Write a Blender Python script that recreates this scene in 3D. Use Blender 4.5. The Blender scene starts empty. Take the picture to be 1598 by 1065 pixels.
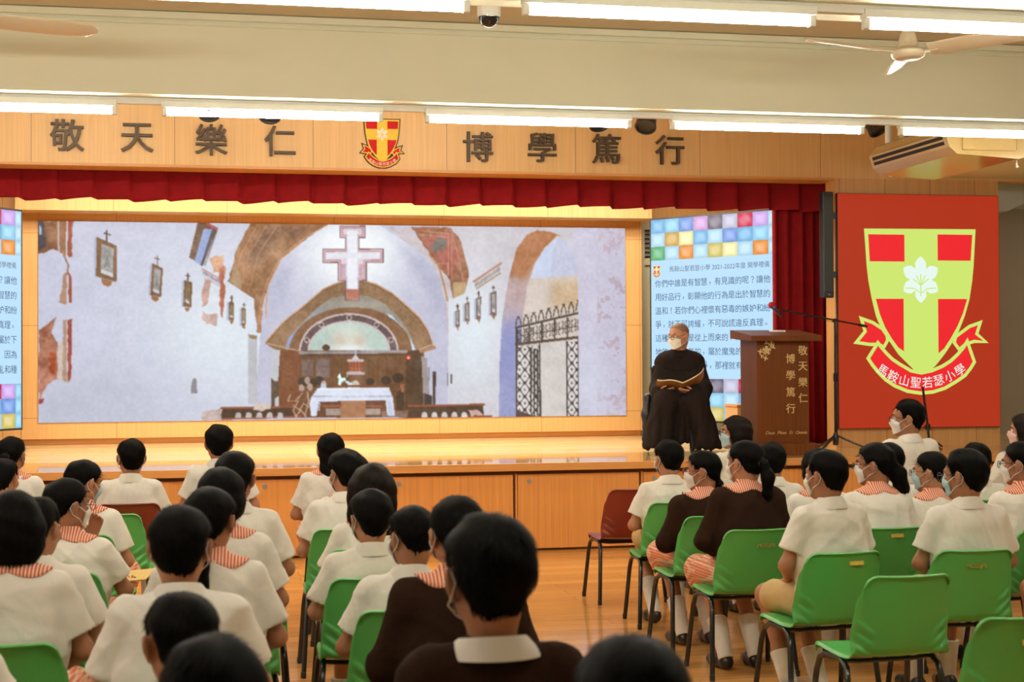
import bpy, bmesh, math, random
import numpy as np
from mathutils import Vector, Matrix

random.seed(7)
RNG = np.random.default_rng(7)
SC = bpy.context.scene
COL = SC.collection
PI = math.pi

# ------------------------------------------------------------------ camera, world, light, exposure
cam_d = bpy.data.cameras.new('camera')
cam = bpy.data.objects.new('camera', cam_d)
COL.objects.link(cam)
F_PX, YAW, PITCH, ROLL = 2297.8, 0.1968, 0.0118, -0.0051
fw = Vector((math.sin(YAW) * math.cos(PITCH), math.cos(YAW) * math.cos(PITCH), math.sin(PITCH)))
rt = Vector((math.cos(YAW), -math.sin(YAW), 0))
up = rt.cross(fw)
r2 = rt * math.cos(ROLL) + up * math.sin(ROLL)
u2 = up * math.cos(ROLL) - rt * math.sin(ROLL)
cam.matrix_world = Matrix(((r2.x, u2.x, -fw.x, 0), (r2.y, u2.y, -fw.y, 0), (r2.z, u2.z, -fw.z, 1.65), (0, 0, 0, 1)))
cam_d.sensor_fit = 'HORIZONTAL'
cam_d.sensor_width = 36
cam_d.lens = F_PX / 1598 * 36
cam_d.clip_start = 0.05
cam_d.clip_end = 100
cam_d.dof.use_dof = True
cam_d.dof.focus_distance = 10.5
cam_d.dof.aperture_fstop = 5.0
SC.camera = cam

world = bpy.data.worlds.new('hall_air')
SC.world = world
world.use_nodes = True
world.node_tree.nodes['Background'].inputs[0].default_value = (1.0, 0.93, 0.82, 1)
world.node_tree.nodes['Background'].inputs[1].default_value = 0.32

TUBE_STRENGTH = 78.0
TUBE_COL = (1.0, 0.97, 0.84)
def area_light(name, loc, target, sx, sy, power, color):
    d = bpy.data.lights.new(name, 'AREA')
    d.shape = 'RECTANGLE'; d.size = sx; d.size_y = sy; d.energy = power; d.color = color
    o = bpy.data.objects.new(name, d); COL.objects.link(o)
    o.location = loc
    o.rotation_euler = (Vector(target) - Vector(loc)).to_track_quat('-Z', 'Y').to_euler()
    return o
# stage wash: lamp bars hung behind the fascia and the valance
area_light('stage_wash_lamp', (1.3, 14.15, 3.62), (1.3, 16.2, 0.9), 7.5, 0.25, 125, (1.0, 0.80, 0.54))
area_light('stage_floor_lamp', (1.6, 14.7, 3.75), (1.6, 14.6, 0.7), 7.0, 0.4, 225, (1.0, 0.88, 0.68))
# added daylight-coloured fill from the left, out of frame; no window stands there
area_light('left_fill_lamp', (-6.2, 4.0, 2.2), (2.0, 6.0, 1.0), 8.0, 1.8, 60, (0.95, 0.97, 1.0))

SC.view_settings.view_transform = 'Standard'
SC.view_settings.look = 'None'
SC.view_settings.gamma = 1.0
SC.view_settings.use_curve_mapping = False
SC.view_settings.exposure = 0.0
SC.cycles.use_denoising = True
SC.cycles.max_bounces = 7
SC.cycles.caustics_reflective = False
SC.cycles.caustics_refractive = False

# ------------------------------------------------------------------ materials
def srgb(r, g, b):
    f = lambda c: (c / 12.92 if c <= 0.04045 else ((c + 0.055) / 1.055) ** 2.4)
    return tuple(f(c / 255.0) for c in (r, g, b))
MATS = {}
def new_mat(name):
    m = bpy.data.materials.new(name); m.use_nodes = True
    nt = m.node_tree
    return m, nt, nt.nodes['Principled BSDF']
def setp(b, col=None, rough=None, metal=None, spec=None):
    if col is not None: b.inputs['Base Color'].default_value = (*col, 1)
    if rough is not None: b.inputs['Roughness'].default_value = rough
    if metal is not None: b.inputs['Metallic'].default_value = metal
    if spec is not None: b.inputs['Specular IOR Level'].default_value = spec
def plain(name, col, rough=0.5, metal=0.0, spec=0.5, var=0.08, scale=30.0, bump=0.0, bscale=None):
    """procedural surface: base colour with slight noise variation and optional bump"""
    if name in MATS: return MATS[name]
    m, nt, b = new_mat(name)
    setp(b, col, rough, metal, spec)
    tc = nt.nodes.new('ShaderNodeTexCoord')
    nz = nt.nodes.new('ShaderNodeTexNoise'); nz.inputs['Scale'].default_value = scale; nz.inputs['Detail'].default_value = 3
    nt.links.new(tc.outputs['Object'], nz.inputs['Vector'])
    rp = nt.nodes.new('ShaderNodeValToRGB')
    rp.color_ramp.elements[0].position = 0.3; rp.color_ramp.elements[1].position = 0.7
    rp.color_ramp.elements[0].color = (*[c * (1 - var) for c in col], 1)
    rp.color_ramp.elements[1].color = (*[min(1, c * (1 + var)) for c in col], 1)
    nt.links.new(nz.outputs['Fac'], rp.inputs['Fac'])
    nt.links.new(rp.outputs['Color'], b.inputs['Base Color'])
    if bump:
        n2 = nt.nodes.new('ShaderNodeTexNoise'); n2.inputs['Scale'].default_value = bscale or scale * 4; n2.inputs['Detail'].default_value = 2
        nt.links.new(tc.outputs['Object'], n2.inputs['Vector'])
        bp = nt.nodes.new('ShaderNodeBump'); bp.inputs['Strength'].default_value = bump; bp.inputs['Distance'].default_value = 0.01
        nt.links.new(n2.outputs['Fac'], bp.inputs['Height'])
        nt.links.new(bp.outputs['Normal'], b.inputs['Normal'])
    MATS[name] = m
    return m
def emis(name, col, strength=1.0):
    if name in MATS: return MATS[name]
    m, nt, b = new_mat(name)
    setp(b, (0.01, 0.01, 0.01), 0.4, 0, 0.1)
    b.inputs['Emission Color'].default_value = (*col, 1)
    b.inputs['Emission Strength'].default_value = strength
    MATS[name] = m
    return m
def math_node(nt, op, a=None, b=None):
    n = nt.nodes.new('ShaderNodeMath'); n.operation = op
    for i, v in enumerate((a, b)):
        if v is None: continue
        if isinstance(v, (int, float)): n.inputs[i].default_value = v
        else: nt.links.new(v, n.inputs[i])
    return n.outputs[0]
def wood(name, c1, c2, stretch, scale=1.0, rough=0.4, seams=(), seam_dark=0.35, spec=0.5, plank=None):
    """grain noise stretched along one axis; seams = [(axis, offset, spacing, width)] thin dark joints"""
    if name in MATS: return MATS[name]
    m, nt, b = new_mat(name)
    setp(b, c1, rough, 0, spec)
    tc = nt.nodes.new('ShaderNodeTexCoord')
    mp = nt.nodes.new('ShaderNodeMapping'); mp.inputs['Scale'].default_value = stretch
    nt.links.new(tc.outputs['Object'], mp.inputs['Vector'])
    nz = nt.nodes.new('ShaderNodeTexNoise'); nz.inputs['Scale'].default_value = scale; nz.inputs['Detail'].default_value = 5
    nz.inputs['Roughness'].default_value = 0.6
    nt.links.new(mp.outputs['Vector'], nz.inputs['Vector'])
    rp = nt.nodes.new('ShaderNodeValToRGB')
    rp.color_ramp.elements[0].position = 0.32; rp.color_ramp.elements[1].position = 0.68
    rp.color_ramp.elements[0].color = (*c1, 1); rp.color_ramp.elements[1].color = (*c2, 1)
    nt.links.new(nz.outputs['Fac'], rp.inputs['Fac'])
    out = rp.outputs['Color']
    sep = nt.nodes.new('ShaderNodeSeparateXYZ'); nt.links.new(tc.outputs['Object'], sep.inputs['Vector'])
    if plank:
        br = nt.nodes.new('ShaderNodeTexBrick')
        br.inputs['Color1'].default_value = (0.80, 0.80, 0.80, 1); br.inputs['Color2'].default_value = (1.12, 1.1, 1.06, 1)
        br.inputs['Mortar'].default_value = (0.5, 0.45, 0.4, 1)
        br.inputs['Scale'].default_value = 1.0; br.inputs['Mortar Size'].default_value = 0.0015
        br.inputs['Brick Width'].default_value = plank[0]; br.inputs['Row Height'].default_value = plank[1]
        br.inputs['Bias'].default_value = 0.0
        if len(plank) > 2:
            mr = nt.nodes.new('ShaderNodeMapping'); mr.inputs['Rotation'].default_value = (0, 0, plank[2])
            nt.links.new(tc.outputs['Object'], mr.inputs['Vector']); nt.links.new(mr.outputs['Vector'], br.inputs['Vector'])
        else:
            nt.links.new(tc.outputs['Object'], br.inputs['Vector'])
        mx = nt.nodes.new('ShaderNodeMix'); mx.data_type = 'RGBA'; mx.blend_type = 'MULTIPLY'; mx.inputs['Factor'].default_value = 1
        nt.links.new(out, mx.inputs['A']); nt.links.new(br.outputs['Color'], mx.inputs['B'])
        out = mx.outputs['Result']
    for ax, off, sp, w in seams:
        v = math_node(nt, 'SUBTRACT', sep.outputs[ax], off)
        v = math_node(nt, 'DIVIDE', v, sp)
        v = math_node(nt, 'FRACT', v)
        lt = math_node(nt, 'LESS_THAN', v, w / sp)
        mx = nt.nodes.new('ShaderNodeMix'); mx.data_type = 'RGBA'
        nt.links.new(lt, mx.inputs['Factor']); nt.links.new(out, mx.inputs['A'])
        mx.inputs['B'].default_value = (*[c * seam_dark for c in c1], 1)
        out = mx.outputs['Result']
    nt.links.new(out, b.inputs['Base Color'])
    MATS[name] = m
    return m
def vcol_emis(name, strength=1.0):
    if name in MATS: return MATS[name]
    m, nt, b = new_mat(name)
    setp(b, (0.01, 0.01, 0.01), 0.35, 0, 0.15)
    a = nt.nodes.new('ShaderNodeVertexColor'); a.layer_name = 'picture'
    nt.links.new(a.outputs['Color'], b.inputs['Emission Color'])
    b.inputs['Emission Strength'].default_value = strength
    MATS[name] = m
    return m
def striped(name, c1, c2, period=0.006, check=False):
    if name in MATS: return MATS[name]
    m, nt, b = new_mat(name); setp(b, c1, 0.85, 0, 0.2)
    uv = nt.nodes.new('ShaderNodeTexCoord')
    sep = nt.nodes.new('ShaderNodeSeparateXYZ')
    nt.links.new(uv.outputs['Object'], sep.inputs['Vector'])
    def stripe(ax):
        v = math_node(nt, 'DIVIDE', sep.outputs[ax], period)
        v = math_node(nt, 'FRACT', v)
        return math_node(nt, 'LESS_THAN', v, 0.42)
    f = stripe(0)
    if check:
        f = math_node(nt, 'MULTIPLY', math_node(nt, 'ADD', f, stripe(2)), 0.5)
    mx = nt.nodes.new('ShaderNodeMix'); mx.data_type = 'RGBA'
    nt.links.new(f, mx.inputs['Factor'])
    mx.inputs['A'].default_value = (*c1, 1); mx.inputs['B'].default_value = (*c2, 1)
    nt.links.new(mx.outputs['Result'], b.inputs['Base Color'])
    MATS[name] = m
    return m

M_CREAM = plain('cream_paint', (0.76, 0.76, 0.58), 0.75, var=0.02, scale=1.5)
M_CEIL = plain('ceiling_paint', (0.66, 0.57, 0.40), 0.8, var=0.02, scale=1.5)
M_GREYWALL = plain('grey_wall_paint', (0.42, 0.37, 0.30), 0.8, var=0.03, scale=2)
M_PALEBLUE = plain('pale_blue_daylit', (0.68, 0.80, 0.86), 0.7, var=0.02, scale=2)  # pale blue colour stands in for daylight falling on the beam
M_FASCIA = wood('maple_fascia', (0.64, 0.385, 0.15), (0.74, 0.465, 0.19), (55, 55, 1.2), 1.0, 0.42, seams=[(0, -0.383, 1.231, 0.006)], seam_dark=0.45)
M_WALLW = wood('maple_wall', (0.58, 0.31, 0.115), (0.68, 0.39, 0.155), (55, 55, 1.2), 1.0, 0.4, seams=[(0, 6.445, 0.48, 0.006)], seam_dark=0.45)
M_PANEL = wood('maple_panel', (0.60, 0.34, 0.13), (0.70, 0.42, 0.17), (50, 50, 1.0), 1.0, 0.4, seams=[(0, -1.07, 1.16, 0.006), (2, 1.04, 0.98, 0.006)], seam_dark=0.55)
M_STAGEF = wood('stage_front_wood', (0.60, 0.25, 0.062), (0.72, 0.33, 0.09), (45, 45, 1.0), 1.0, 0.33)
M_NOSING = wood('stage_nosing_wood', (0.55, 0.25, 0.07), (0.64, 0.31, 0.09), (1.0, 40, 40), 1.0, 0.3)
M_STAGE = wood('stage_floor_wood', (0.72, 0.52, 0.26), (0.82, 0.62, 0.34), (1.2, 40, 40), 1.0, 0.16, plank=(1.6, 0.09))
M_APRON = wood('stage_apron_wood', (0.56, 0.32, 0.12), (0.66, 0.40, 0.16), (1.2, 40, 40), 1.0, 0.045)
M_FLOOR = wood('hall_floor_wood', (0.60, 0.28, 0.078), (0.71, 0.365, 0.11), (1.5, 30, 30), 1.0, 0.12, plank=(1.2, 0.15, 0.0))
M_LECT = wood('lectern_veneer', (0.100, 0.028, 0.006), (0.155, 0.046, 0.010), (60, 60, 1.2), 1.0, 0.45, spec=0.18)
M_DARKGAP = plain('dark_gap', (0.02, 0.012, 0.006), 0.8)
M_VOID = plain('stage_frame_timber', (0.16, 0.065, 0.02), 0.7)
M_GOLD = plain('gold_lettering', (0.80, 0.62, 0.28), 0.35, 0.6)
M_BRONZE = plain('bronze_lettering', (0.07, 0.04, 0.018), 0.45, 0.3, var=0.15)
M_CURT = plain('crimson_velvet', (0.21, 0.0035, 0.006), 0.85, spec=0.2, var=0.12, scale=12, bump=0.05, bscale=300)
M_BLACK = plain('black_plastic', (0.012, 0.012, 0.013), 0.4, var=0.1)
M_BLKMET = plain('black_enamel_tube', (0.010, 0.010, 0.011), 0.25, spec=0.6, var=0.1)
M_SPK = plain('speaker_grille', (0.018, 0.024, 0.022), 0.5, var=0.3, scale=400)
M_HOUS = plain('white_enamel', (0.80, 0.80, 0.72), 0.4, var=0.02)
M_TUBE = emis('fluorescent_glass', TUBE_COL, TUBE_STRENGTH)
M_GREEN = plain('green_polypropylene', (0.078, 0.37, 0.085), 0.36, var=0.05, scale=8, bump=0.04, bscale=500)
M_REDCH = plain('red_polypropylene', (0.20, 0.022, 0.010), 0.36, var=0.05, scale=8, bump=0.04, bscale=500)
M_YELLOW = plain('yellow_sticker', (0.75, 0.52, 0.08), 0.5)
M_STENCIL = plain('gold_stencil', (0.42, 0.36, 0.06), 0.5)
M_SKIN = plain('skin', (0.44, 0.20, 0.108), 0.48, var=0.06, scale=25, spec=0.4)
M_SKIN2 = plain('tan_skin', (0.36, 0.155, 0.08), 0.48, var=0.06, scale=25, spec=0.4)
M_HAIR = plain('black_hair', (0.0035, 0.003, 0.0028), 0.55, spec=0.06, var=0.4, scale=60)
M_HAIR2 = plain('dark_brown_hair', (0.008, 0.0048, 0.0038), 0.5, spec=0.09, var=0.4, scale=60)
M_STUB = plain('shaved_hair', (0.19, 0.105, 0.065), 0.6, var=0.2, scale=250)
M_SHIRT = plain('white_cotton', (0.74, 0.70, 0.63), 0.9, spec=0.15, var=0.03, scale=6, bump=0.45, bscale=18)
M_KNIT = plain('cream_knit', (0.70, 0.65, 0.55), 0.95, spec=0.1, var=0.06, scale=120, bump=0.2, bscale=300)
M_SWEAT = plain('brown_knit', (0.024, 0.0105, 0.006), 0.95, spec=0.1, var=0.1, scale=90, bump=0.15, bscale=260)
M_KHAKI = plain('khaki_twill', (0.52, 0.36, 0.17), 0.9, spec=0.15, var=0.05, scale=20, bump=0.08, bscale=60)
M_ROBE = plain('brown_black_wool', (0.0155, 0.0105, 0.0092), 0.95, spec=0.12, var=0.12, scale=40, bump=0.08, bscale=120)
M_COLLAR = striped('orange_striped_cotton', (0.60, 0.125, 0.045), (0.78, 0.60, 0.48), 0.011)
M_SKIRT = striped('orange_checked_cotton', (0.62, 0.17, 0.075), (0.75, 0.55, 0.42), 0.016, True)
M_SOCK = plain('white_sock', (0.75, 0.72, 0.66), 0.95, spec=0.1, var=0.04, bump=0.1, bscale=300)
M_SHOE = plain('black_leather', (0.012, 0.011, 0.012), 0.3, var=0.1)
M_MASKW = plain('white_mask', (0.80, 0.78, 0.74), 0.9, spec=0.1, var=0.02)
M_MASKB = plain('blue_mask', (0.42, 0.60, 0.66), 0.9, spec=0.1, var=0.02)
M_MASKP = plain('pink_mask', (0.80, 0.52, 0.50), 0.9, spec=0.1, var=0.02)
M_FRAME = plain('dark_glasses_frame', (0.02, 0.012, 0.012), 0.3)
M_FRAMER = plain('red_glasses_frame', (0.25, 0.03, 0.03), 0.3)
M_EYE = plain('eye_white', (0.75, 0.72, 0.68), 0.2, var=0.01)
M_IRIS = plain('eye_iris', (0.015, 0.008, 0.005), 0.15, var=0.05)
M_PAPER = plain('book_paper', (0.80, 0.70, 0.48), 0.8, var=0.03)
M_COVER = plain('book_cover', (0.30, 0.155, 0.045), 0.5, var=0.1)
M_BOOKY = plain('yellow_book_cover', (0.62, 0.40, 0.06), 0.5, var=0.05)
M_FANB = plain('fan_enamel', (0.62, 0.52, 0.36), 0.3, var=0.02)
M_AC = plain('ivory_plastic', (0.50, 0.34, 0.13), 0.22, var=0.02)
M_AC2 = plain('ivory_plastic_flap', (0.62, 0.40, 0.20), 0.25, var=0.02)
M_GREYM = plain('grey_metal', (0.30, 0.31, 0.30), 0.4, 0.3)
M_DOORG = plain('grey_green_door_paint', (0.42, 0.40, 0.29), 0.55, var=0.03)
M_DOME = plain('smoked_dome', (0.012, 0.012, 0.014), 0.06, spec=0.8, var=0.0)
M_REDSP = plain('red_foam', (0.45, 0.02, 0.03), 0.95, var=0.2, scale=200, bump=0.3, bscale=500)
M_BLUEB = plain('blue_band', (0.03, 0.10, 0.45), 0.5)

# ------------------------------------------------------------------ mesh helpers
class MB:
    def __init__(s): s.v = []; s.f = []; s.m = []; s.n = 0
    def add(s, verts, faces, mi=0):
        o = s.n
        s.v.extend([tuple(v) for v in verts]); s.n += len(verts)
        s.f.extend([tuple(i + o for i in f) for f in faces]); s.m.extend([mi] * len(faces))
        return s
    def box(s, x0, x1, y0, y1, z0, z1, mi=0, bev=0.0):
        bm = bmesh.new()
        bmesh.ops.create_cube(bm, size=1)
        for v in bm.verts:
            v.co = Vector(((x0 + x1) / 2 + v.co.x * (x1 - x0), (y0 + y1) / 2 + v.co.y * (y1 - y0), (z0 + z1) / 2 + v.co.z * (z1 - z0)))
        if bev > 0:
            bmesh.ops.bevel(bm, geom=list(bm.edges), offset=bev, segments=2, profile=0.5, affect='EDGES')
        bm.verts.index_update()
        s.add([v.co[:] for v in bm.verts], [[v.index for v in f.verts] for f in bm.faces], mi); bm.free()
        return s
    def tube(s, pts, r, n=10, mi=0, caps=True, closed=False):
        pts = [Vector(p) for p in pts]; k = len(pts)
        rr = r if hasattr(r, '__len__') else [r] * k
        vs = []; prev = None
        for i, p in enumerate(pts):
            if closed: t = pts[(i + 1) % k] - pts[i - 1]
            else: t = pts[min(i + 1, k - 1)] - pts[max(i - 1, 0)]
            t = t.normalized() if t.length > 1e-9 else Vector((0, 0, 1))
            if prev is None:
                a = Vector((0, 0, 1)) if abs(t.z) < 0.9 else Vector((1, 0, 0))
                u = t.cross(a).normalized()
            else:
                u = (prev - t * prev.dot(t))
                u = u.normalized() if u.length > 1e-6 else t.orthogonal().normalized()
            prev = u; w = t.cross(u)
            for j in range(n):
                a = 2 * PI * j / n
                vs.append(p + (u * math.cos(a) + w * math.sin(a)) * rr[i])
        fs = []
        for i in range(k if closed else k - 1):
            i2 = (i + 1) % k
            for j in range(n):
                j2 = (j + 1) % n
                fs.append((i * n + j, i * n + j2, i2 * n + j2, i2 * n + j))
        if caps and not closed:
            fs.append(tuple(range(n - 1, -1, -1))); fs.append(tuple((k - 1) * n + j for j in range(n)))
        return s.add(vs, fs, mi)
    def lathe(s, prof, c=(0, 0, 0), n=24, mi=0, axis='z'):
        vs = []; fs = []
        for r, z in prof:
            for j in range(n):
                a = 2 * PI * j / n
                p = (r * math.cos(a), r * math.sin(a), z)
                if axis == 'y': p = (p[0], p[2], p[1])
                if axis == 'x': p = (p[2], p[0], p[1])
                vs.append((c[0] + p[0], c[1] + p[1], c[2] + p[2]))
        for i in range(len(prof) - 1):
            for j in range(n):
                j2 = (j + 1) % n
                f = (i * n + j, i * n + j2, (i + 1) * n + j2, (i + 1) * n + j)
                fs.append(f if axis != 'y' else f[::-1])
        return s.add(vs, fs, mi)
    def grid(s, P, mi=0, flip=False):
        """P: array (nu, nv, 3)"""
        nu, nv = len(P), len(P[0])
        vs = [tuple(P[i][j]) for i in range(nu) for j in range(nv)]
        fs = []
        for i in range(nu - 1):
            for j in range(nv - 1):
                f = (i * nv + j, (i + 1) * nv + j, (i + 1) * nv + j + 1, i * nv + j + 1)
                fs.append(f[::-1] if flip else f)
        return s.add(vs, fs, mi)
    def prism(s, pts, y0, y1, mi=0):
        """pts: list of (x, z) outline, extruded from y0 to y1"""
        n = len(pts)
        vs = [(x, y0, z) for x, z in pts] + [(x, y1, z) for x, z in pts]
        fs = [tuple(range(n)), tuple(range(2 * n - 1, n - 1, -1))]
        fs += [(i, i + n, (i + 1) % n + n, (i + 1) % n) for i in range(n)]
        return s.add(vs, fs, mi)
    def ball(s, c, r, n=16, mi=0):
        rx, ry, rz = r if hasattr(r, '__len__') else (r, r, r)
        vs = []; fs = []
        m = max(6, n // 2)
        for i in range(m + 1):
            t = PI * i / m
            for j in range(n):
                a = 2 * PI * j / n
                vs.append((c[0] + rx * math.sin(t) * math.cos(a), c[1] + ry * math.sin(t) * math.sin(a), c[2] + rz * math.cos(t)))
        for i in range(m):
            for j in range(n):
                j2 = (j + 1) % n
                fs.append((i * n + j, (i + 1) * n + j, (i + 1) * n + j2, i * n + j2))
        return s.add(vs, fs, mi)
    def mesh(s, name, mats, smooth=True, angle=40):
        me = bpy.data.meshes.new(name)
        me.from_pydata(s.v, [], s.f)
        for m in (mats if isinstance(mats, (list, tuple)) else [mats]): me.materials.append(m)
        if any(s.m): me.polygons.foreach_set('material_index', s.m)
        bm = bmesh.new(); bm.from_mesh(me)
        bmesh.ops.remove_doubles(bm, verts=bm.verts, dist=1e-6)
        bmesh.ops.recalc_face_normals(bm, faces=bm.faces)
        bm.to_mesh(me); bm.free()
        if smooth:
            me.polygons.foreach_set('use_smooth', [True] * len(me.polygons))
            try: me.set_sharp_from_angle(angle=math.radians(angle))
            except Exception: pass
        me.update()
        return me
    def obj(s, name, mats, parent=None, smooth=True, angle=40):
        return link(name, s.mesh(name, mats, smooth, angle), parent)
def link(name, me, parent=None):
    o = bpy.data.objects.new(name, me); COL.objects.link(o)
    if parent is not None: o.parent = parent
    return o
def tag(o, label=None, cat=None, group=None, kind=None):
    if label: o['label'] = label
    if cat: o['category'] = cat
    if group: o['group'] = group
    if kind: o['kind'] = kind
    return o
def thing(name, label, cat, loc=(0, 0, 0), rz=0.0, group=None):
    o = bpy.data.objects.new(name, None); COL.objects.link(o)
    o.empty_display_size = 0.1
    o.location = loc; o.rotation_euler = (0, 0, rz)
    return tag(o, label, cat, group)
def struct(name, mb, mats, smooth=False):
    return tag(mb.obj(name, mats, None, smooth), kind='structure')
def copy_thing(o, loc, rz, label, group=None):
    c = o.copy(); COL.objects.link(c); c.location = loc; c.rotation_euler = (0, 0, rz); c['label'] = label
    if group: c['group'] = group
    for ch in o.children:
        d = ch.copy(); COL.objects.link(d); d.parent = c
        for g in ch.children:
            e = g.copy(); COL.objects.link(e); e.parent = d
    return c

# text: glyph outlines as mesh, lying in the xz plane facing -y
TXT = {}
def text_geo(s, extrude=0.0):
    key = (s, extrude)
    if key in TXT: return TXT[key]
    cu = bpy.data.curves.new('lettering', 'FONT'); cu.body = s; cu.size = 1.0; cu.extrude = extrude; cu.resolution_u = 3
    o = bpy.data.objects.new('lettering', cu); COL.objects.link(o)
    dg = bpy.context.evaluated_depsgraph_get(); dg.update()
    me = bpy.data.meshes.new_from_object(o.evaluated_get(dg))
    vs = [v.co.copy() for v in me.vertices]; fs = [tuple(p.vertices) for p in me.polygons]
    bpy.data.objects.remove(o); bpy.data.curves.remove(cu); bpy.data.meshes.remove(me)
    TXT[key] = (vs, fs)
    return vs, fs
def text_into(mb, s, cx, y, cz, size, extrude=0.0, mi=0, width=None, rot=0.0, shear=0.0, M=None, bold=0.0):
    """centre the string on (cx, cz); size = glyph height scale; width = fit total width"""
    if bold:
        for k, (ox, oz) in enumerate(((-bold, -bold * .6), (bold, -bold * .6), (-bold, bold * .6), (bold, bold * .6))):
            text_into(mb, s, cx + ox * size, y - .0003 * k, cz + oz * size, size, extrude, mi, width, rot, shear, M)
        return
    vs, fs = text_geo(s, extrude / max(size, 1e-6))
    if not vs: return
    x0 = min(v.x for v in vs); x1 = max(v.x for v in vs); y0 = min(v.y for v in vs); y1 = max(v.y for v in vs)
    sx = size if width is None else width / (x1 - x0)
    out = []
    ca, sa = math.cos(rot), math.sin(rot)
    for v in vs:
        px = (v.x - (x0 + x1) / 2) * sx + shear * (v.y - y0) * size; pz = (v.y - (y0 + y1) / 2) * size
        p = Vector((cx + px * ca - pz * sa, y - v.z * size, cz + px * sa + pz * ca))
        out.append(M @ p if M is not None else p)
    mb.add(out, fs, mi)

# ------------------------------------------------------------------ signed distance field modeller (smooth unions, surface nets)
def _rot(rx=0, ry=0, rz=0):
    m = Matrix.Rotation(rz, 3, 'Z') @ Matrix.Rotation(ry, 3, 'Y') @ Matrix.Rotation(rx, 3, 'X')
    return np.array(m)
class Cone:
    def __init__(s, a, b, ra, rb, k=0.02, sub=False):
        s.a = np.array(a, float); s.b = np.array(b, float); s.ra = ra; s.rb = rb; s.k = k; s.sub = sub
        r = max(ra, rb)
        s.lo = np.minimum(s.a, s.b) - r; s.hi = np.maximum(s.a, s.b) + r
    def xf(s, R, t): return Cone(R @ s.a + t, R @ s.b + t, s.ra, s.rb, s.k, s.sub)
    def d(s, P):
        ab = s.b - s.a; L = ab @ ab + 1e-12
        q = P - s.a
        t = np.clip((q @ ab) / L, 0, 1)
        w = q - t[..., None] * ab
        return np.sqrt((w * w).sum(-1)) - (s.ra + (s.rb - s.ra) * t)
class Ell:
    def __init__(s, c, r, R=None, k=0.02, sub=False):
        s.c = np.array(c, float); s.r = np.array(r, float); s.R = np.eye(3) if R is None else R; s.k = k; s.sub = sub
        m = np.abs(s.R) @ s.r
        s.lo = s.c - m; s.hi = s.c + m
    def xf(s, R, t): return Ell(R @ s.c + t, s.r, R @ s.R, s.k, s.sub)
    def d(s, P):
        q = (P - s.c) @ s.R
        k0 = np.sqrt(((q / s.r) ** 2).sum(-1)); k1 = np.sqrt(((q / s.r ** 2) ** 2).sum(-1)) + 1e-9
        return k0 * (k0 - 1.0) / k1
def smin(a, b, k):
    if k <= 0: return np.minimum(a, b)
    h = np.maximum(k - np.abs(a - b), 0) / k
    return np.minimum(a, b) - h * h * k * 0.25
def sdf_eval(prims, P, far=1.0):
    D = np.full(P.shape[:-1], far)
    for p in prims:
        if p.sub: D = -smin(-D, p.d(P), p.k)
        else: D = smin(D, p.d(P), p.k)
    return D
def sdf_grid(prims, h, extra=None, pad=0.0):
    lo = np.min([p.lo for p in prims if not p.sub], 0) - 3 * h - pad
    hi = np.max([p.hi for p in prims if not p.sub], 0) + 3 * h + pad
    n = np.ceil((hi - lo) / h).astype(int) + 1
    ax = [lo[i] + h * np.arange(n[i]) for i in range(3)]
    D = np.full(n, 0.3, np.float64)
    for p in prims:
        mg = p.k + 2 * h + 0.005
        i0 = np.clip(np.floor((p.lo - mg - lo) / h).astype(int), 0, n - 1)
        i1 = np.clip(np.ceil((p.hi + mg - lo) / h).astype(int) + 1, 1, n)
        sl = tuple(slice(a, b) for a, b in zip(i0, i1))
        P = np.stack(np.meshgrid(*[ax[i][sl[i]] for i in range(3)], indexing='ij'), -1)
        d = p.d(P)
        D[sl] = -smin(-D[sl], d, p.k) if p.sub else smin(D[sl], d, p.k)
    if extra is not None:
        P = np.stack(np.meshgrid(*ax, indexing='ij'), -1)
        D = extra(P, D)
    return D, lo
def surface_nets(D, lo, h):
    S = D < 0
    c = [S[i:S.shape[0] - 1 + i, j:S.shape[1] - 1 + j, k:S.shape[2] - 1 + k] for i in (0, 1) for j in (0, 1) for k in (0, 1)]
    cnt = sum(x.astype(np.int8) for x in c)
    act = np.argwhere((cnt > 0) & (cnt < 8))
    idx = -np.ones(cnt.shape, np.int64)
    idx[tuple(act.T)] = np.arange(len(act))
    corners = [(i, j, k) for i in (0, 1) for j in (0, 1) for k in (0, 1)]
    acc = np.zeros((len(act), 3)); num = np.zeros(len(act))
    val = {o: D[act[:, 0] + o[0], act[:, 1] + o[1], act[:, 2] + o[2]] for o in corners}
    for a in corners:
        for ax in range(3):
            if a[ax] == 1: continue
            b = list(a); b[ax] = 1; b = tuple(b)
            da, db = val[a], val[b]
            m = (da < 0) != (db < 0)
            t = np.where(m, da / np.where(m, da - db, 1.0), 0)
            p = np.tile(np.array(a, float), (len(act), 1)); p[:, ax] += t
            acc += p * m[:, None]; num += m
    V = lo + h * (act + acc / num[:, None])
    F = []
    nx, ny, nz = S.shape
    for ax in range(3):
        s0 = [slice(1, -1)] * 3; s1 = [slice(1, -1)] * 3
        s0[ax] = slice(0, S.shape[ax] - 1); s1[ax] = slice(1, S.shape[ax])
        A, B = S[tuple(s0)], S[tuple(s1)]
        e = np.argwhere(A != B)
        off = [1, 1, 1]; off[ax] = 0
        g = e + np.array(off)
        ins = A[tuple(e.T)]
        u, v = (ax + 1) % 3, (ax + 2) % 3
        def at(du, dv):
            q = g.copy(); q[:, u] += du; q[:, v] += dv
            return idx[tuple(q.T)]
        quad = np.stack([at(-1, -1), at(0, -1), at(0, 0), at(-1, 0)], 1)
        quad[~ins] = quad[~ins][:, ::-1]
        F.append(quad)
    F = np.concatenate(F)
    return V, F[(F >= 0).all(1)]
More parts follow.
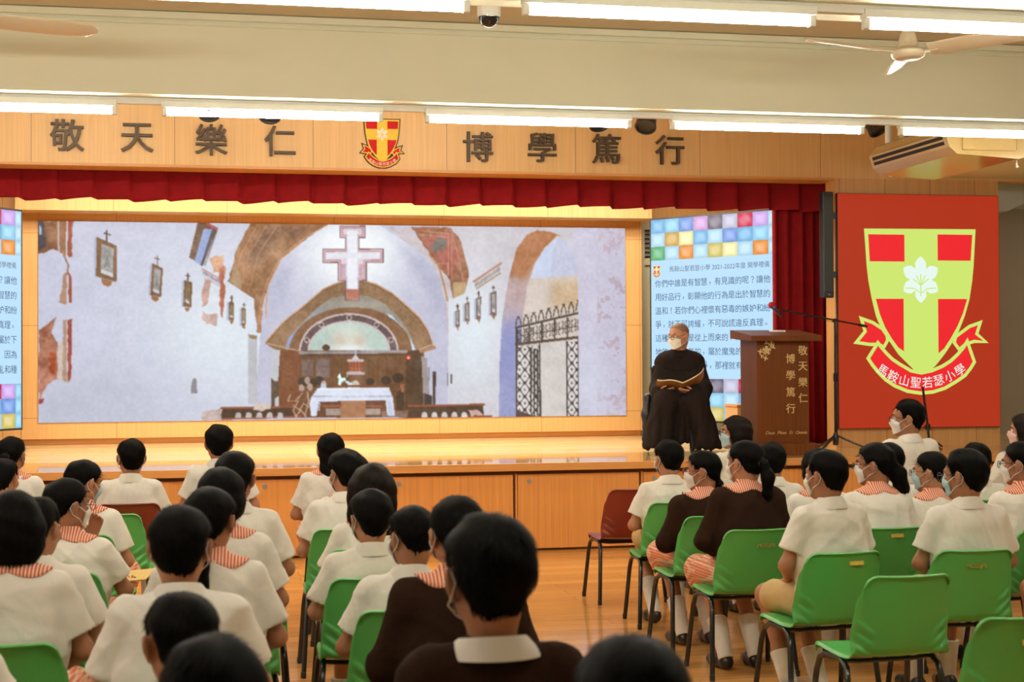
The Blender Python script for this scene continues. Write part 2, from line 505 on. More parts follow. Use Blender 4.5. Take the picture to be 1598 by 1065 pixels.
def np_mesh(name, V, F, mats, smooth=True):
    me = bpy.data.meshes.new(name)
    me.vertices.add(len(V)); me.vertices.foreach_set('co', np.ascontiguousarray(V, dtype=np.float32).ravel())
    k = F.shape[1]
    me.loops.add(F.size); me.loops.foreach_set('vertex_index', np.ascontiguousarray(F, dtype=np.int32).ravel())
    me.polygons.add(len(F))
    me.polygons.foreach_set('loop_start', np.arange(0, F.size, k, dtype=np.int32))
    for m in (mats if isinstance(mats, (list, tuple)) else [mats]): me.materials.append(m)
    me.update(calc_edges=True)
    if smooth: me.polygons.foreach_set('use_smooth', np.ones(len(F), bool))
    me.validate()
    return me
def vnormals(V, F):
    n = np.cross(V[F[:, 2]] - V[F[:, 0]], V[F[:, 3]] - V[F[:, 1]])
    N = np.zeros_like(V)
    for i in range(4): np.add.at(N, F[:, i], n)
    return N / (np.linalg.norm(N, axis=1, keepdims=True) + 1e-12)
def folds(P, seed, amp, f=9.0):
    """cheap smooth fold noise: warped sines"""
    r = np.random.default_rng(seed)
    d = np.zeros(len(P))
    for i in range(5):
        k = r.normal(size=3); k /= np.linalg.norm(k); k[2] *= 0.8
        w = r.normal(size=3) * 5
        ph = r.uniform(0, 6.28)
        s = np.sin(P @ k * f * (1 + 0.6 * i) * 2 + 1.6 * np.sin(P @ w + ph) + ph)
        d += (1 - np.abs(s)) ** 2 / (1 + 0.35 * i)
    return amp * (d - d.mean())
def sdf_obj(name, prims, h, mat, parent=None, extra=None, fold=None, pad=0.0):
    D, lo = sdf_grid(prims, h, extra, pad)
    V, F = surface_nets(D, lo, h)
    if fold:
        V = V + vnormals(V, F) * folds(V, fold[0], fold[1], fold[2])[:, None]
    return link(name, np_mesh(name, V, F, mat), parent), V, F

# ------------------------------------------------------------------ people
def head_prims(hs=1.0):
    P = [Ell((0, -.012, .030), (.073, .090, .077), k=.02),
         Ell((0, .022, -.030), (.056, .062, .068), k=.03),
         Cone((-.046, .0, -.052), (-.008, .058, -.088), .020, .017, .02),
         Cone((.046, .0, -.052), (.008, .058, -.088), .020, .017, .02),
         Ell((0, -.03, -.045), (.052, .050, .055), k=.03),
         Cone((-.030, .071, .026), (.030, .071, .026), .013, .013, .015),
         Ell((-.036, .058, -.030), (.022, .022, .020), k=.02),
         Ell((.036, .058, -.030), (.022, .022, .020), k=.02),
         Ell((-.031, .088, .006), (.016, .012, .011), k=.012, sub=True),
         Ell((.031, .088, .006), (.016, .012, .011), k=.012, sub=True),
         Cone((0, .080, .008), (0, .097, -.028), .007, .010, .012),
         Ell((-.010, .088, -.030), (.008, .008, .007), k=.006),
         Ell((.010, .088, -.030), (.008, .008, .007), k=.006),
         Ell((0, .080, -.055), (.021, .009, .005), k=.005),
         Ell((0, .078, -.065), (.018, .009, .006), k=.005)]
    for s in (-1, 1):
        P.append(Ell((s * .081, -.012, -.004), (.010, .022, .033), _rot(0.15, s * 0.15, s * 0.5), k=.006))
        P.append(Ell((s * .074, -.004, -.032), (.008, .010, .010), k=.006))
        P.append(Ell((s * .094, -.004, .002), (.008, .011, .018), k=.006, sub=True))
    out = []
    for p in P:
        q = p.xf(np.eye(3) * 1.0, np.zeros(3))
        if isinstance(q, Cone): q = Cone(q.a * hs, q.b * hs, q.ra * hs, q.rb * hs, q.k, q.sub)
        else: q = Ell(q.c * hs, q.r * hs, q.R, q.k, q.sub)
        out.append(q)
    return out
def hand_prims(w, d, n, side, curl=0.5, s=1.0):
    """w wrist, d finger direction, n back-of-hand normal, side +1 when the thumb lies along +cross(d, n)"""
    d = np.array(d, float); d /= np.linalg.norm(d)
    n = np.array(n, float); n -= d * (n @ d); n /= np.linalg.norm(n)
    a = np.cross(d, n) * side
    w = np.array(w, float); P = []
    for u in (-.021, -.007, .007, .021):
        P.append(Cone(w + a * u * .6 * s, w + (d * .068 + a * u) * s, .013 * s, .0105 * s, .008))
    for i, (u, L) in enumerate(((.024, .062), (.008, .070), (-.008, .066), (-.023, .052))):
        p = w + (d * .068 + a * u) * s
        dd = d.copy(); nn = n.copy(); L1 = L * s
        ang = curl * (.55 + .12 * i)
        for seg, fr in enumerate((.45, .32, .23)):
            c, sn = math.cos(ang), math.sin(ang)
            dd, nn = dd * c - nn * sn, nn * c + dd * sn
            q = p + dd * L1 * fr
            P.append(Cone(p, q, (.0082 - .0008 * seg) * s, (.0076 - .0008 * seg) * s, .003))
            p = q
    t0 = w + (d * .018 + a * .018) * s; t1 = w + (d * .045 + a * .042 - n * .012) * s; t2 = w + (d * .072 + a * .046 - n * .022) * s
    P.append(Cone(t0, t1, .012 * s, .0095 * s, .006)); P.append(Cone(t1, t2, .0092 * s, .0075 * s, .003))
    return P

HSTY = {}
def smoothstep(x): x = np.clip(x, 0, 1); return x * x * (3 - 2 * x)
def hair_mesh(style, seed, hs, mat, h=.0055, strands=520):
    TH = [0, .5, .95, 1.30, 1.55, 1.85, 2.25, 2.7, PI]
    pr = [Ell((0, -.013, .031), (.074, .091, .078), k=.02), Ell((0, -.032, -.040), (.054, .050, .058), k=.035)]
    tmax = .017; drop = 0.0
    if style == 'short':
        zb = [.066, .064, .046, -.012, .022, .006, -.055, -.074, -.078]
    elif style == 'crop':
        zb = [.070, .068, .050, .002, .030, .016, -.040, -.058, -.062]; tmax = .012
    elif style == 'thick':
        zb = [.058, .056, .036, -.020, .014, -.004, -.062, -.084, -.09]; tmax = .023
    elif style == 'shaved':
        zb = [.075, .073, .060, .030, .040, .030, -.03, -.05, -.05]; tmax = .002
    elif style in ('pony', 'longpony', 'halfpony', 'lowpony', 'bun'):
        zb = [.064, .060, .040, .004, .018, .000, -.040, -.062, -.066]; tmax = .012
    elif style == 'bob':
        zb = [.060, .052, .0, -.115, -.118, -.118, -.118, -.118, -.118]; tmax = .016
        pr += [Ell((0, -.030, -.055), (.086, .074, .082), k=.03), Ell((0, -.03, -.005), (.090, .078, .078), k=.03)]
    elif style == 'shortbob':
        zb = [.060, .050, .010, -.075, -.080, -.086, -.090, -.092, -.094]; tmax = .017
        pr += [Ell((0, -.028, -.030), (.080, .074, .076), k=.03)]
    elif style == 'long':
        zb = [.060, .052, .0, -.235, -.25, -.25, -.25, -.25, -.25]; tmax = .016
        pr += [Ell((0, -.03, -.005), (.091, .078, .078), k=.03), Ell((0, -.032, -.09), (.092, .072, .12), k=.03), Ell((0, -.045, -.19), (.095, .060, .11), k=.03)]
    elif style == 'behindears':
        zb = [.062, .056, .036, .004, .012, -.03, -.205, -.215, -.22]; tmax = .014
        pr += [Ell((0, -.055, -.08), (.062, .048, .11), k=.03), Ell((0, -.062, -.15), (.060, .036, .08), k=.03)]
    zb = np.array(zb)
    tails = []
    if style == 'pony':
        tails = [Cone((0, -.098, .005), (0, -.128, -.005), .018, .020, .012), Cone((0, -.128, -.005), (.006, -.148, -.075), .022, .033, .02),
                 Cone((.006, -.148, -.075), (.010, -.135, -.165), .033, .022, .02), Cone((.010, -.135, -.165), (.006, -.125, -.20), .021, .006, .02)]
    if style == 'longpony':
        tails = [Cone((0, -.098, -.01), (0, -.124, -.03), .018, .021, .012), Cone((0, -.124, -.03), (.012, -.140, -.13), .022, .030, .02),
                 Cone((.012, -.140, -.13), (.020, -.130, -.26), .030, .028, .02), Cone((.020, -.130, -.26), (.022, -.118, -.38), .027, .010, .02)]
    if style == 'halfpony':
        tails = [Cone((0, -.095, -.01), (.02, -.120, -.05), .030, .036, .03), Cone((.02, -.120, -.05), (.05, -.125, -.13), .040, .038, .03),
                 Cone((.05, -.125, -.13), (.075, -.115, -.185), .034, .008, .03)]
    if style == 'lowpony':
        tails = [Cone((0, -.075, -.05), (0, -.090, -.075), .020, .020, .015), Cone((0, -.09, -.075), (.0, -.098, -.14), .021, .024, .02), Cone((0, -.098, -.14), (0, -.088, -.2), .023, .008, .02)]
    if style == 'bun':
        tails = [Ell((0, -.112, .02), (.033, .028, .033), k=.012)]
    allp = pr + tails
    def extra(P, D):
        x, y, z = P[..., 0], P[..., 1], P[..., 2]
        th = np.arctan2(np.abs(x), y + .005)
        b = np.interp(th, TH, zb)
        D0 = sdf_eval(pr, P, 1.0)
        fade = .07 if style in ('short', 'crop', 'thick') else .03
        t = .003 + (tmax - .003) * smoothstep((z - b) / fade)
        if style in ('short', 'crop', 'thick', 'pony', 'longpony', 'lowpony'):
            t = t * (1 - .62 * np.exp(-((th - 1.62) / .42) ** 2) * smoothstep((.065 - z) / .05))
        wob = .0018 * np.sin(x * 70 + seed) * np.sin(y * 60 + 2 * seed) + .0016 * np.sin(z * 90 + x * 40 + seed)
        d = D0 - t - wob * (tmax > .01)
        cut = (b + .0045 * np.sin(th * 22 + seed) + .002 * np.sin(th * 61) - z) * .8
        kk = .012
        hh = np.maximum(kk - np.abs(d - cut), 0) / kk
        d = np.maximum(d, cut) + hh * hh * kk * .25
        for p in tails:
            q = p.d(P) + .003 * np.sin(x * 160 + seed) * np.sin(y * 150)
            d = smin(d, q, p.k)
        return d
    D, lo = sdf_grid(allp, h, extra, pad=tmax + .004)
    V, F = surface_nets(D, lo, h)
    N = vnormals(V, F)
    if style != 'shaved' and strands:
        r = np.random.default_rng(seed + 99)
        ids = r.choice(len(V), min(strands, len(V)), replace=False)
        p = V[ids]; n = N[ids]
        crown = np.array([.01 * ((seed % 3) - 1), -.045, .115])
        flow = p - crown
        lowz = (p[:, 2] < .0)[:, None]
        flow = np.where(lowz, np.array([0, 0, -1.0]), flow) + r.normal(size=p.shape) * .012 + np.array([0, 0, -.02])
        flow -= n * (flow * n).sum(1, keepdims=True)
        flow /= np.linalg.norm(flow, axis=1, keepdims=True) + 1e-9
        L = r.uniform(.020, .040, len(ids)) if style in ('short', 'crop', 'thick') else r.uniform(.03, .06, len(ids))
        side = np.cross(n, flow); curv = 0.5 / .085 * .78
        VV = []; 
        for i in range(4):
            s = (L * i / 3)[:, None]
            c = p + flow * s + n * (.0016 - s * s * curv + .0011 * i)
            w = .0016 * (1 - i / 3.3)
            VV += [c - side * w, c + side * w]
        VV = np.stack(VV, 1)  # (n, 8, 3)
        base = len(V) + 8 * np.arange(len(ids))[:, None]
        FF = np.concatenate([base + np.array([2 * i, 2 * i + 1, 2 * i + 3, 2 * i + 2]) for i in range(3)])
        V = np.concatenate([V, VV.reshape(-1, 3)]); F = np.concatenate([F, FF])
    return V * hs, F

def trace(prims, P, dirs, steps=24, lim=.3):
    t = np.zeros(len(P))
    for _ in range(steps):
        t = np.minimum(t + sdf_eval(prims, P + dirs * t[:, None]) * .9, lim)
    return P + dirs * t[:, None]

SHOE_ME = None
def shoe_mesh():
    global SHOE_ME
    if SHOE_ME is None:
        pr = [Cone((0, -.035, .036), (0, .06, .036), .034, .036, .03), Cone((0, .06, .032), (0, .145, .026), .038, .030, .03),
              Cone((0, -.03, .05), (0, .0, .075), .032, .030, .02)]
        D, lo = sdf_grid(pr, .008, lambda P, D: np.maximum(D, -P[..., 2]))
        V, F = surface_nets(D, lo, .008)
        SHOE_ME = np_mesh('shoe', V, F, M_SHOE)
    return SHOE_ME

def collar_round(parent, prims, neck, mat, seed):
    """flat round collar laid over the shoulders"""
    nu, nv = 48, 8
    P = np.zeros((nu + 1, nv, 3))
    for i in range(nu + 1):
        a = 2 * PI * i / nu
        back = .5 - .5 * math.cos(a)                  # 0 at front, 1 at back
        rout = .088 + .055 * abs(math.sin(a)) ** 1.3 + .008 * back
        gap = math.exp(-((min(a, 2 * PI - a)) / .14) ** 2)
        for j in range(nv):
            r = .056 + (rout * (1 - .45 * gap) - .056) * j / (nv - 1)
            P[i, j] = (neck[0] + r * math.sin(a), neck[1] + r * math.cos(a) * .82, neck[2] + .09)
    Q = P.reshape(-1, 3)
    dirs = np.zeros_like(Q); dirs[:, 2] = -1
    dirs[:, 0] = -(Q[:, 0] - neck[0]) * 1.2; dirs[:, 1] = -(Q[:, 1] - neck[1]) * 1.2
    dirs /= np.linalg.norm(dirs, axis=1, keepdims=True)
    Q = trace(prims, Q, dirs)
    top = Q - dirs * .010
    bot = Q - dirs * .002
    mb = MB()
    T = top.reshape(nu + 1, nv, 3); B = bot.reshape(nu + 1, nv, 3)
    T[:, 0, 2] += .010; B[:, 0, 2] += .006
    ring = np.concatenate([T, B[:, ::-1], T[:, :1]], 1)
    mb.grid(ring)
    return mb.obj('collar', mat, parent, angle=60)
def collar_shirt(parent, neck, mat, s=1.0, zs=1.0):
    """folded shirt collar standing round the neck"""
    nu = 40; prof = [(.051, -.020), (.052, .020), (.056, .026), (.061, .020), (.078, -.014), (.080, -.020), (.074, -.020), (.060, .004), (.056, -.020)]
    P = np.zeros((nu + 1, len(prof), 3))
    for i in range(nu + 1):
        a = 2 * PI * i / nu
        back = .5 - .5 * math.cos(a)
        for j, (r, z) in enumerate(prof):
            rr = r + (.010 * (1 - back) if j >= 4 and j <= 6 else 0)
            P[i, j] = (neck[0] + s * rr * math.sin(a) * 1.03, neck[1] + s * rr * math.cos(a), neck[2] + zs * s * (z * (.8 + .35 * back) + .020 * (back - .5)))
    mb = MB(); mb.grid(P)
    return mb.obj('collar', mat, parent, angle=60)

NP = 0
def person(x, y, zt, kind, hair, label, yaw=0, pitch=0, roll=0, rz=0, dx=0, dy=.03, hs=1.0, mask=None, glasses=None, tuck=0.0,
           group=None, h=.009, hmat=None, skin=None, sleeve='short', hand=None, z0=0.0, shoulder=1.0, seat=.445, strands=520):
    """seated figure; (x, y, zt) = head-top position; facing +y; yaw > 0 turns the head left"""
    global NP
    NP += 1; seed = NP * 13 + 5
    rnd = random.Random(seed)
    girl = kind in ('girl', 'girl_sweater', 'teacher')
    adult = kind in ('teacher', 'man')
    W = shoulder * (1.12 if adult else 1.0)
    root = thing('person', label, 'person', (x - dx, y - dy, z0), math.radians(rz), group)
    skin = skin or (M_SKIN if NP % 2 else M_SKIN2)
    zc = zt - z0 - (.125 if hair != 'shaved' else .112) * hs
    C = np.array([dx, dy, zc])
    R = _rot(-math.radians(pitch), math.radians(roll), math.radians(yaw))
    neck = np.array([dx * .8, dy - .030, zc - .138 * hs])
    zs = neck[2] - .028
    zh = seat + .075
    nx, ny = neck[0], neck[1]
    # joints
    J = {}
    for s in (-1, 1):
        J['sh', s] = np.array([nx + s * .142 * W, ny - .004, zs - .022])
        J['el', s] = np.array([nx * .6 + s * .225 * W, ny * .5 + .02, max(zs - .235, seat + .16)])
        J['wr', s] = np.array([s * .085, .20, seat + .155])
        J['hip', s] = np.array([s * .072 * W, .0, zh])
        J['kn', s] = np.array([s * (.085 + rnd.uniform(0, .02)), .385 if not adult else .42, seat + .055])
        J['an', s] = np.array([s * .085, .385 - tuck, .105])
    if hand: 
        for (s, el, wr, fd, fn, sd, cu) in hand: J['el', s] = np.array(el); J['wr', s] = np.array(wr)
    # body (one continuous skin surface)
    prims = [p.xf(R, C) for p in head_prims(hs)]
    prims.append(Cone(C + R @ np.array([0, -.022, -.06]) * hs, neck + np.array([0, 0, -.01]), .046 * hs, .048 * hs, .03))
    prims.append(Cone((nx, ny, zs - .05), (0, .01, zh), .070, .085, .05))
    for s in (-1, 1):
        prims.append(Cone((nx * .9 + s * .05, ny, zs - .02), J['sh', s], .036, .036, .03))
        prims.append(Cone(J['sh', s], J['el', s], .036, .032, .02)); prims.append(Cone(J['el', s], J['wr', s], .034, .023, .02))
        hd = [q for q in (hand or []) if q[0] == s]
        if hd: prims += hand_prims(J['wr', s], hd[0][3], hd[0][4], hd[0][5], hd[0][6])
        else: prims += hand_prims(J['wr', s], (-s * .35, 1, -.45), (0, .3, 1), -s, .45)
        prims.append(Cone(J['hip', s], J['kn', s], .078, .052, .05)); prims.append(Cone(J['kn', s], J['an', s], .050, .031, .03))
        f = J['an', s].copy(); f[2] = .05
        prims.append(Cone(J['an', s], f, .030, .030, .02)); prims.append(Cone(f, f + np.array([0, .12, -.012]), .028, .022, .02))
    sdf_obj('body', prims, h, skin, root)
    # hair
    hm = hmat or (M_HAIR2 if hair in ('long', 'bob') else M_HAIR)
    if hair == 'shaved': hm = M_STUB
    HV, HF = hair_mesh(hair, seed, hs, hm, strands=strands)
    HV = HV @ R.T + C
    link('hair', np_mesh('hair', HV, HF, hm), root)
    def hp(v): return tuple(R @ (np.array(v) * hs) + C)
    if hair in ('pony', 'longpony'):
        z = .0 if hair == 'pony' else -.018
        mb = MB(); mb.tube([hp((.021 * math.cos(a), -.112 + .004 * math.sin(a), z + .021 * math.sin(a))) for a in np.linspace(0, 2 * PI, 17)[:-1]], .006, 8, closed=True)
        mb.obj('hair_tie', M_BLACK, root)
    # eyes and brows
    for s in (-1, 1):
        mb = MB(); mb.ball((0, 0, 0), .0115 * hs, 14); mb.ball((0, .0048 * hs, 0), (.0062 * hs, .0072 * hs, .0062 * hs), 12, 1)
        e = mb.obj('eye', [M_EYE, M_IRIS], root); e.matrix_local = Matrix.Translation(hp((s * .031, .0715, .005))) @ Matrix(R.tolist()).to_4x4()
        mb = MB(); mb.tube([hp((s * (.018 + .028 * t), .0865 - .016 * t * t, .024 + .006 * math.sin(PI * t * .8))) for t in np.linspace(0, 1, 6)], [.0022, .003, .003, .0028, .0024, .0012], 6)
        mb.obj('eyebrow', M_HAIR, root)
    # clothes
    cloth = {'boy': M_SHIRT, 'girl': M_SHIRT, 'girl_sweater': M_SWEAT, 'boy_sweater': M_SWEAT, 'teacher': M_KNIT, 'man': M_SHIRT}[kind]
    cname = {'boy': 'shirt', 'girl': 'blouse', 'girl_sweater': 'sweater', 'boy_sweater': 'sweater', 'teacher': 'top', 'man': 'shirt'}[kind]
    T = []; S = []
    zm = (zs + zh) / 2
    for s in (-1, 1):
        T.append(Cone((s * .058 * W, .0, zh - .02), (nx * .5 + s * .074 * W, ny * .5 - .008, zm), .102, .098, .07))
        T.append(Cone((nx * .5 + s * .078 * W, ny * .5 - .008, zm), (nx + s * .080 * W, ny - .008, zs - .075), .100, .086, .07))
        T.append(Cone((nx + s * .040, ny - .006, zs + .006), J['sh', s] + np.array([0, 0, .0]), .044, .051, .04))
        e = J['sh', s] + (J['el', s] - J['sh', s]) * (.70 + .08 * rnd.random())
        if kind in ('girl_sweater', 'boy_sweater', 'man'):
            T.append(Cone(J['sh', s], J['el', s], .060, .052, .045)); T.append(Cone(J['el', s], J['wr', s] * .93 + J['el', s] * .07, .052, .036, .03))
        else:
            S.append((Cone(J['sh', s], e, .054, .064), e, (e - J['sh', s]) / np.linalg.norm(e - J['sh', s])))
    T.append(Cone((0, -.002, zh), (nx, ny - .010, zs - .055), .112, .094, .06))
    T.append(Cone((nx, ny - .004, zs - .015), (nx, ny + .004, neck[2] + .008), .060, .054, .03))
    lo_cut = seat + .012
    def garment(P, D):
        D = np.maximum(D, lo_cut - P[..., 2])
        for c, e, n in S:
            D = smin(D, np.maximum(c.d(P), (P - e) @ n), .018)
        return D
    sdf_obj(cname, T + [Cone(c.a, c.b, .001, .001, 0) for c, e, n in S] if S else T, .008, cloth, root, extra=garment, fold=(seed, .0048, 7.5), pad=.07 if S else 0)
    if kind in ('girl', 'girl_sweater'): collar_round(root, T, neck + np.array([0, 0, .012]), M_COLLAR, seed)
    elif kind in ('boy', 'boy_sweater', 'man'): collar_shirt(root, neck + np.array([0, -.002, .010]), M_SHIRT, 1.06 if kind == 'boy' else 1.26 if kind == 'boy_sweater' else 1.12, .72 if kind == 'boy_sweater' else 1.0)
    L = []
    for s in (-1, 1):
        if girl:
            k2 = J['kn', s] + np.array([s * .02, .03, -.01])
            L.append(Cone(J['hip', s], k2, .105, .075, .09)); L.append(Cone(k2, k2 + np.array([0, .0, -.07]), .06, .05, .06))
        else:
            k2 = J['hip', s] + (J['kn', s] - J['hip', s]) * (.80 if not adult else 1.0)
            L.append(Cone(J['hip', s], k2, .098, .080 if not adult else .066, .05))
            if adult: L.append(Cone(J['kn', s], J['an', s], .064, .050, .03))
    sk = M_SKIRT if kind in ('girl', 'girl_sweater') else M_KHAKI
    if adult: sk = M_BLACK if kind == 'teacher' else M_ROBE
    sdf_obj('skirt' if girl else 'trousers' if adult else 'shorts', L, .0095, sk, root, extra=lambda P, D: np.maximum(D, (seat - .02) - P[..., 2]) if not adult and not girl else D, fold=(seed + 1, .003, 5.0))
    for s in (-1, 1):
        a, k = J['an', s], J['kn', s]
        mb = MB()
        pts = [a + (k - a) * t for t in (-.12, 0, .12, .25, .36, .37)]
        mb.tube(pts, [.039, .041, .044, .048, .053, .048], 16)
        mb.obj('sock', M_SOCK, root)
        o = link('shoe', shoe_mesh(), root); o.location = (a[0], a[1], 0.0); o.rotation_euler = (0, 0, -s * .10)
    HP = head_prims(hs)
    if mask:
        nu, nv = 25, 9
        Q = np.zeros((nu, nv, 3)); Dr = np.zeros((nu, nv, 3))
        for i in range(nu):
            u = -1 + 2 * i / (nu - 1); a = u * 1.12
            for j in range(nv):
                v = j / (nv - 1)
                hh = 1 - .42 * abs(u) ** 1.6
                z = -.048 + (v - .5) * .092 * hh + .006 * (1 - u * u) * (v > .9)
                Q[i, j] = (.14 * math.sin(a), .02 + .13 * math.cos(a), z)
                Dr[i, j] = (-math.sin(a), -math.cos(a), 0)
        Q = trace(HP, Q.reshape(-1, 3) * hs, Dr.reshape(-1, 3)).reshape(nu, nv, 3)
        for _ in range(3):
            Q[1:-1, 1:-1] = .5 * Q[1:-1, 1:-1] + .125 * (Q[:-2, 1:-1] + Q[2:, 1:-1] + Q[1:-1, :-2] + Q[1:-1, 2:])
        Dr = Dr.reshape(nu, nv, 3)
        outer = Q - Dr * (.0085 + .002 * np.abs(np.sin(np.linspace(0, 3 * PI, nv)))[None, :, None]) * hs
        inner = Q - Dr * .0045 * hs
        ring = np.concatenate([outer, inner[:, ::-1], outer[:, :1]], 1)
        mb = MB(); mb.grid([[hp(np.array(p) / hs) for p in row] for row in ring])
        mo = mb.obj('face_mask', mask, root, angle=60)
        mb = MB()
        for s in (-1, 1):
            i = 0 if s < 0 else nu - 1
            for j in (0, nv - 1):
                p0 = outer[i, j] / hs
                pts = [p0, (s * .078, .015, p0[2] * .6 + (.012 if j else -.006)), (s * .082, -.024, .018 if j else -.030), (s * .077, -.034, -.004)]
                mb.tube([hp(q) for q in pts], .0016, 5)
        mb.obj('ear_loop', M_MASKW, mo)
    if glasses:
        mb = MB()
        for s in (-1, 1):
            mb.tube([hp((s * .032 + .024 * math.cos(a) * (1 if abs(math.cos(a)) < .8 else .98), .104 - .10 * abs(s * .032 + .024 * math.cos(a)) * .35, .003 + .018 * math.sin(a))) for a in np.linspace(0, 2 * PI, 21)[:-1]], .0020, 6, closed=True)
            mb.tube([hp((s * .055, .097, .008)), hp((s * .074, .07, .010)), hp((s * .080, .0, .012)), hp((s * .079, -.02, .004))], .0019, 6)
        mb.tube([hp((-.009, .103, .006)), hp((0, .105, .008)), hp((.009, .103, .006))], .0018, 6)
        mb.obj('glasses', glasses, root)
    return root

# ------------------------------------------------------------------ chairs
def chair_shell():
    nu = 23
    prof = [(.262, .398), (.258, .418), (.235, .432), (.16, .436), (.08, .430), (0, .424), (-.08, .426), (-.125, .434), (-.150, .448),
            (-.166, .470), (-.177, .50), (-.185, .53), (-.193, .56), (-.203, .60), (-.215, .65), (-.228, .70), (-.239, .74), (-.246, .765), (-.253, .776), (-.262, .770)]
    wid = [.19, .20, .208, .214, .216, .217, .218, .219, .219, .218, .216, .214, .212, .208, .203, .197, .192, .189, .187, .186]
    # resample the profile finely
    t0 = np.arange(len(prof)); tt = np.concatenate([np.linspace(0, 8, 17), np.linspace(8, 14, 50)[1:], np.linspace(14, 19, 22)[1:]])
    py_ = np.interp(tt, t0, [p[0] for p in prof]); pz_ = np.interp(tt, t0, [p[1] for p in prof]); pw_ = np.interp(tt, t0, wid)
    for _ in range(2):
        py_[1:-1] = .25 * py_[:-2] + .5 * py_[1:-1] + .25 * py_[2:]; pz_[1:-1] = .25 * pz_[:-2] + .5 * pz_[1:-1] + .25 * pz_[2:]
    nv = len(tt); nu = 45
    us = np.sin(np.linspace(-PI / 2, PI / 2, nu)) * .35 + np.linspace(-1, 1, nu) * .65
    P = np.zeros((nu, nv, 3))
    rc = .048
    for i, u in enumerate(us):
        for j in range(nv):
            y, z, w, q = py_[j], pz_[j], pw_[j], tt[j]
            back = float(smoothstep(np.array((q - 7) / 4.0)))
            yy = y + back * .048 * u * u; zz = z + (1 - back) * .010 * u * u
            ex = abs(u) * w - (w - rc)
            if ex > 0: zz -= (rc - math.sqrt(max(0, rc * rc - ex * ex))) * .95 * float(smoothstep(np.array((z - .66) / .10)))
            if q <= 2: yy -= .03 * abs(u) ** 6
            # wedge pleats pressed into the lower side corners
            au = abs(u)
            if .58 < au < .99 and 6 < q < 15:
                m = math.sin(PI * (au - .58) / .41) ** .8
                for k in range(3):
                    sdist = z - (.478 + .050 * k + (au - .9) * .16)
                    yy -= .0125 * m * (math.exp(-(sdist / .0075) ** 2) if sdist > 0 else math.exp(-(sdist / .020) ** 2))
            if au > .975: yy += .012 * back; zz -= .012 * (1 - back)
            P[i, j] = (u * w, yy, zz)
    # thickness
    du = np.gradient(P, axis=0); dv = np.gradient(P, axis=1)
    N = np.cross(du, dv); N /= np.linalg.norm(N, axis=2, keepdims=True) + 1e-9
    A = P + N * .003; B = P - N * .003
    mb = MB(); mb.grid(A); mb.grid(B, flip=True)
    for i in (0, nu - 1): mb.grid(np.stack([A[i], B[i]], 0))
    for j in (0, nv - 1): mb.grid(np.stack([A[:, j], B[:, j]], 0))
    return mb
CH_SHELL = {}
def make_chair(matl, label, group):
    t = thing('school_chair', label, 'chair', group=group)
    chair_shell().obj('seat_shell', matl, t, angle=70)
    for s in (-1, 1):
        mb = MB()
        raw = [(s * .232, .235, .012), (s * .212, .185, .33), (s * .206, .165, .385), (s * .202, .12, .408), (s * .200, .04, .412), (s * .202, -.03, .408), (s * .206, -.075, .385), (s * .212, -.095, .33), (s * .232, -.145, .012)]
        mb.tube(raw, .0132, 10)
        f = mb.obj('leg_frame', M_BLKMET, t)
        for yy in (.236, -.146):
            mb = MB(); mb.lathe([(0, 0), (.0135, 0), (.0145, .004), (.0145, .03), (.012, .034), (0, .034)], (s * .233, yy, 0), 12)
            mb.obj('foot_cap', M_BLACK, f)
    for yy in (.10, -.02):
        mb = MB(); mb.tube([(-.2, yy, .404), (-.12, yy, .398), (.12, yy, .398), (.2, yy, .404)], .0100, 8)
        mb.obj('crossbar', M_BLKMET, t)
    return t
CH_PROTO = {}
def chair(x, y, rz, col, label):
    g = 'green plastic school chairs' if col == 'green' else 'dark red plastic school chairs'
    if col not in CH_PROTO:
        c = make_chair(M_GREEN if col == 'green' else M_REDCH, label, g)
        c.location = (x, y, 0); c.rotation_euler = (0, 0, math.radians(rz))
        CH_PROTO[col] = c
        return c
    return copy_thing(CH_PROTO[col], (x, y, 0), math.radians(rz), label)
def stencil(ch, text, sticker=False, u=.03, z=.69):
    """lettering or sticker on the rear face of a chair back"""
    yb = -.2285 - (z - .70) * .28 - .0065
    M = Matrix.Translation((u, yb, z)) @ Matrix.Rotation(math.radians(-14), 4, 'X')
    if sticker:
        mb = MB(); v = [M @ Vector(p) for p in ((-.035, 0, -.009), (.035, 0, -.009), (.035, 0, .009), (-.035, 0, .009))]
        v2 = [M @ Vector(p) for p in ((-.035, .004, -.009), (.035, .004, -.009), (.035, .004, .009), (-.035, .004, .009))]
        mb.add(v + v2, [(0, 1, 2, 3), (4, 7, 6, 5), (0, 4, 5, 1), (1, 5, 6, 2), (2, 6, 7, 3), (3, 7, 4, 0)])
        mb.obj('sticker', M_YELLOW, ch, smooth=False)
    if text:
        mb = MB(); text_into(mb, text, 0, -.001, -.033 if sticker else 0, .026, .0025, M=M)
        mb.obj('stencil', M_STENCIL, ch, smooth=False)

# ------------------------------------------------------------------ the setting
def sbox(name, x0, x1, y0, y1, z0, z1, mat, bev=0.0):
    mb = MB(); mb.box(x0, x1, y0, y1, z0, z1, 0, bev)
    return struct(name, mb, mat)
sbox('floor', -7, 10.5, -4.0, 12.40, -.10, 0, M_FLOOR)
sbox('ceiling', -7, 10.5, -4.0, 17.2, 4.0, 4.10, M_CEIL)
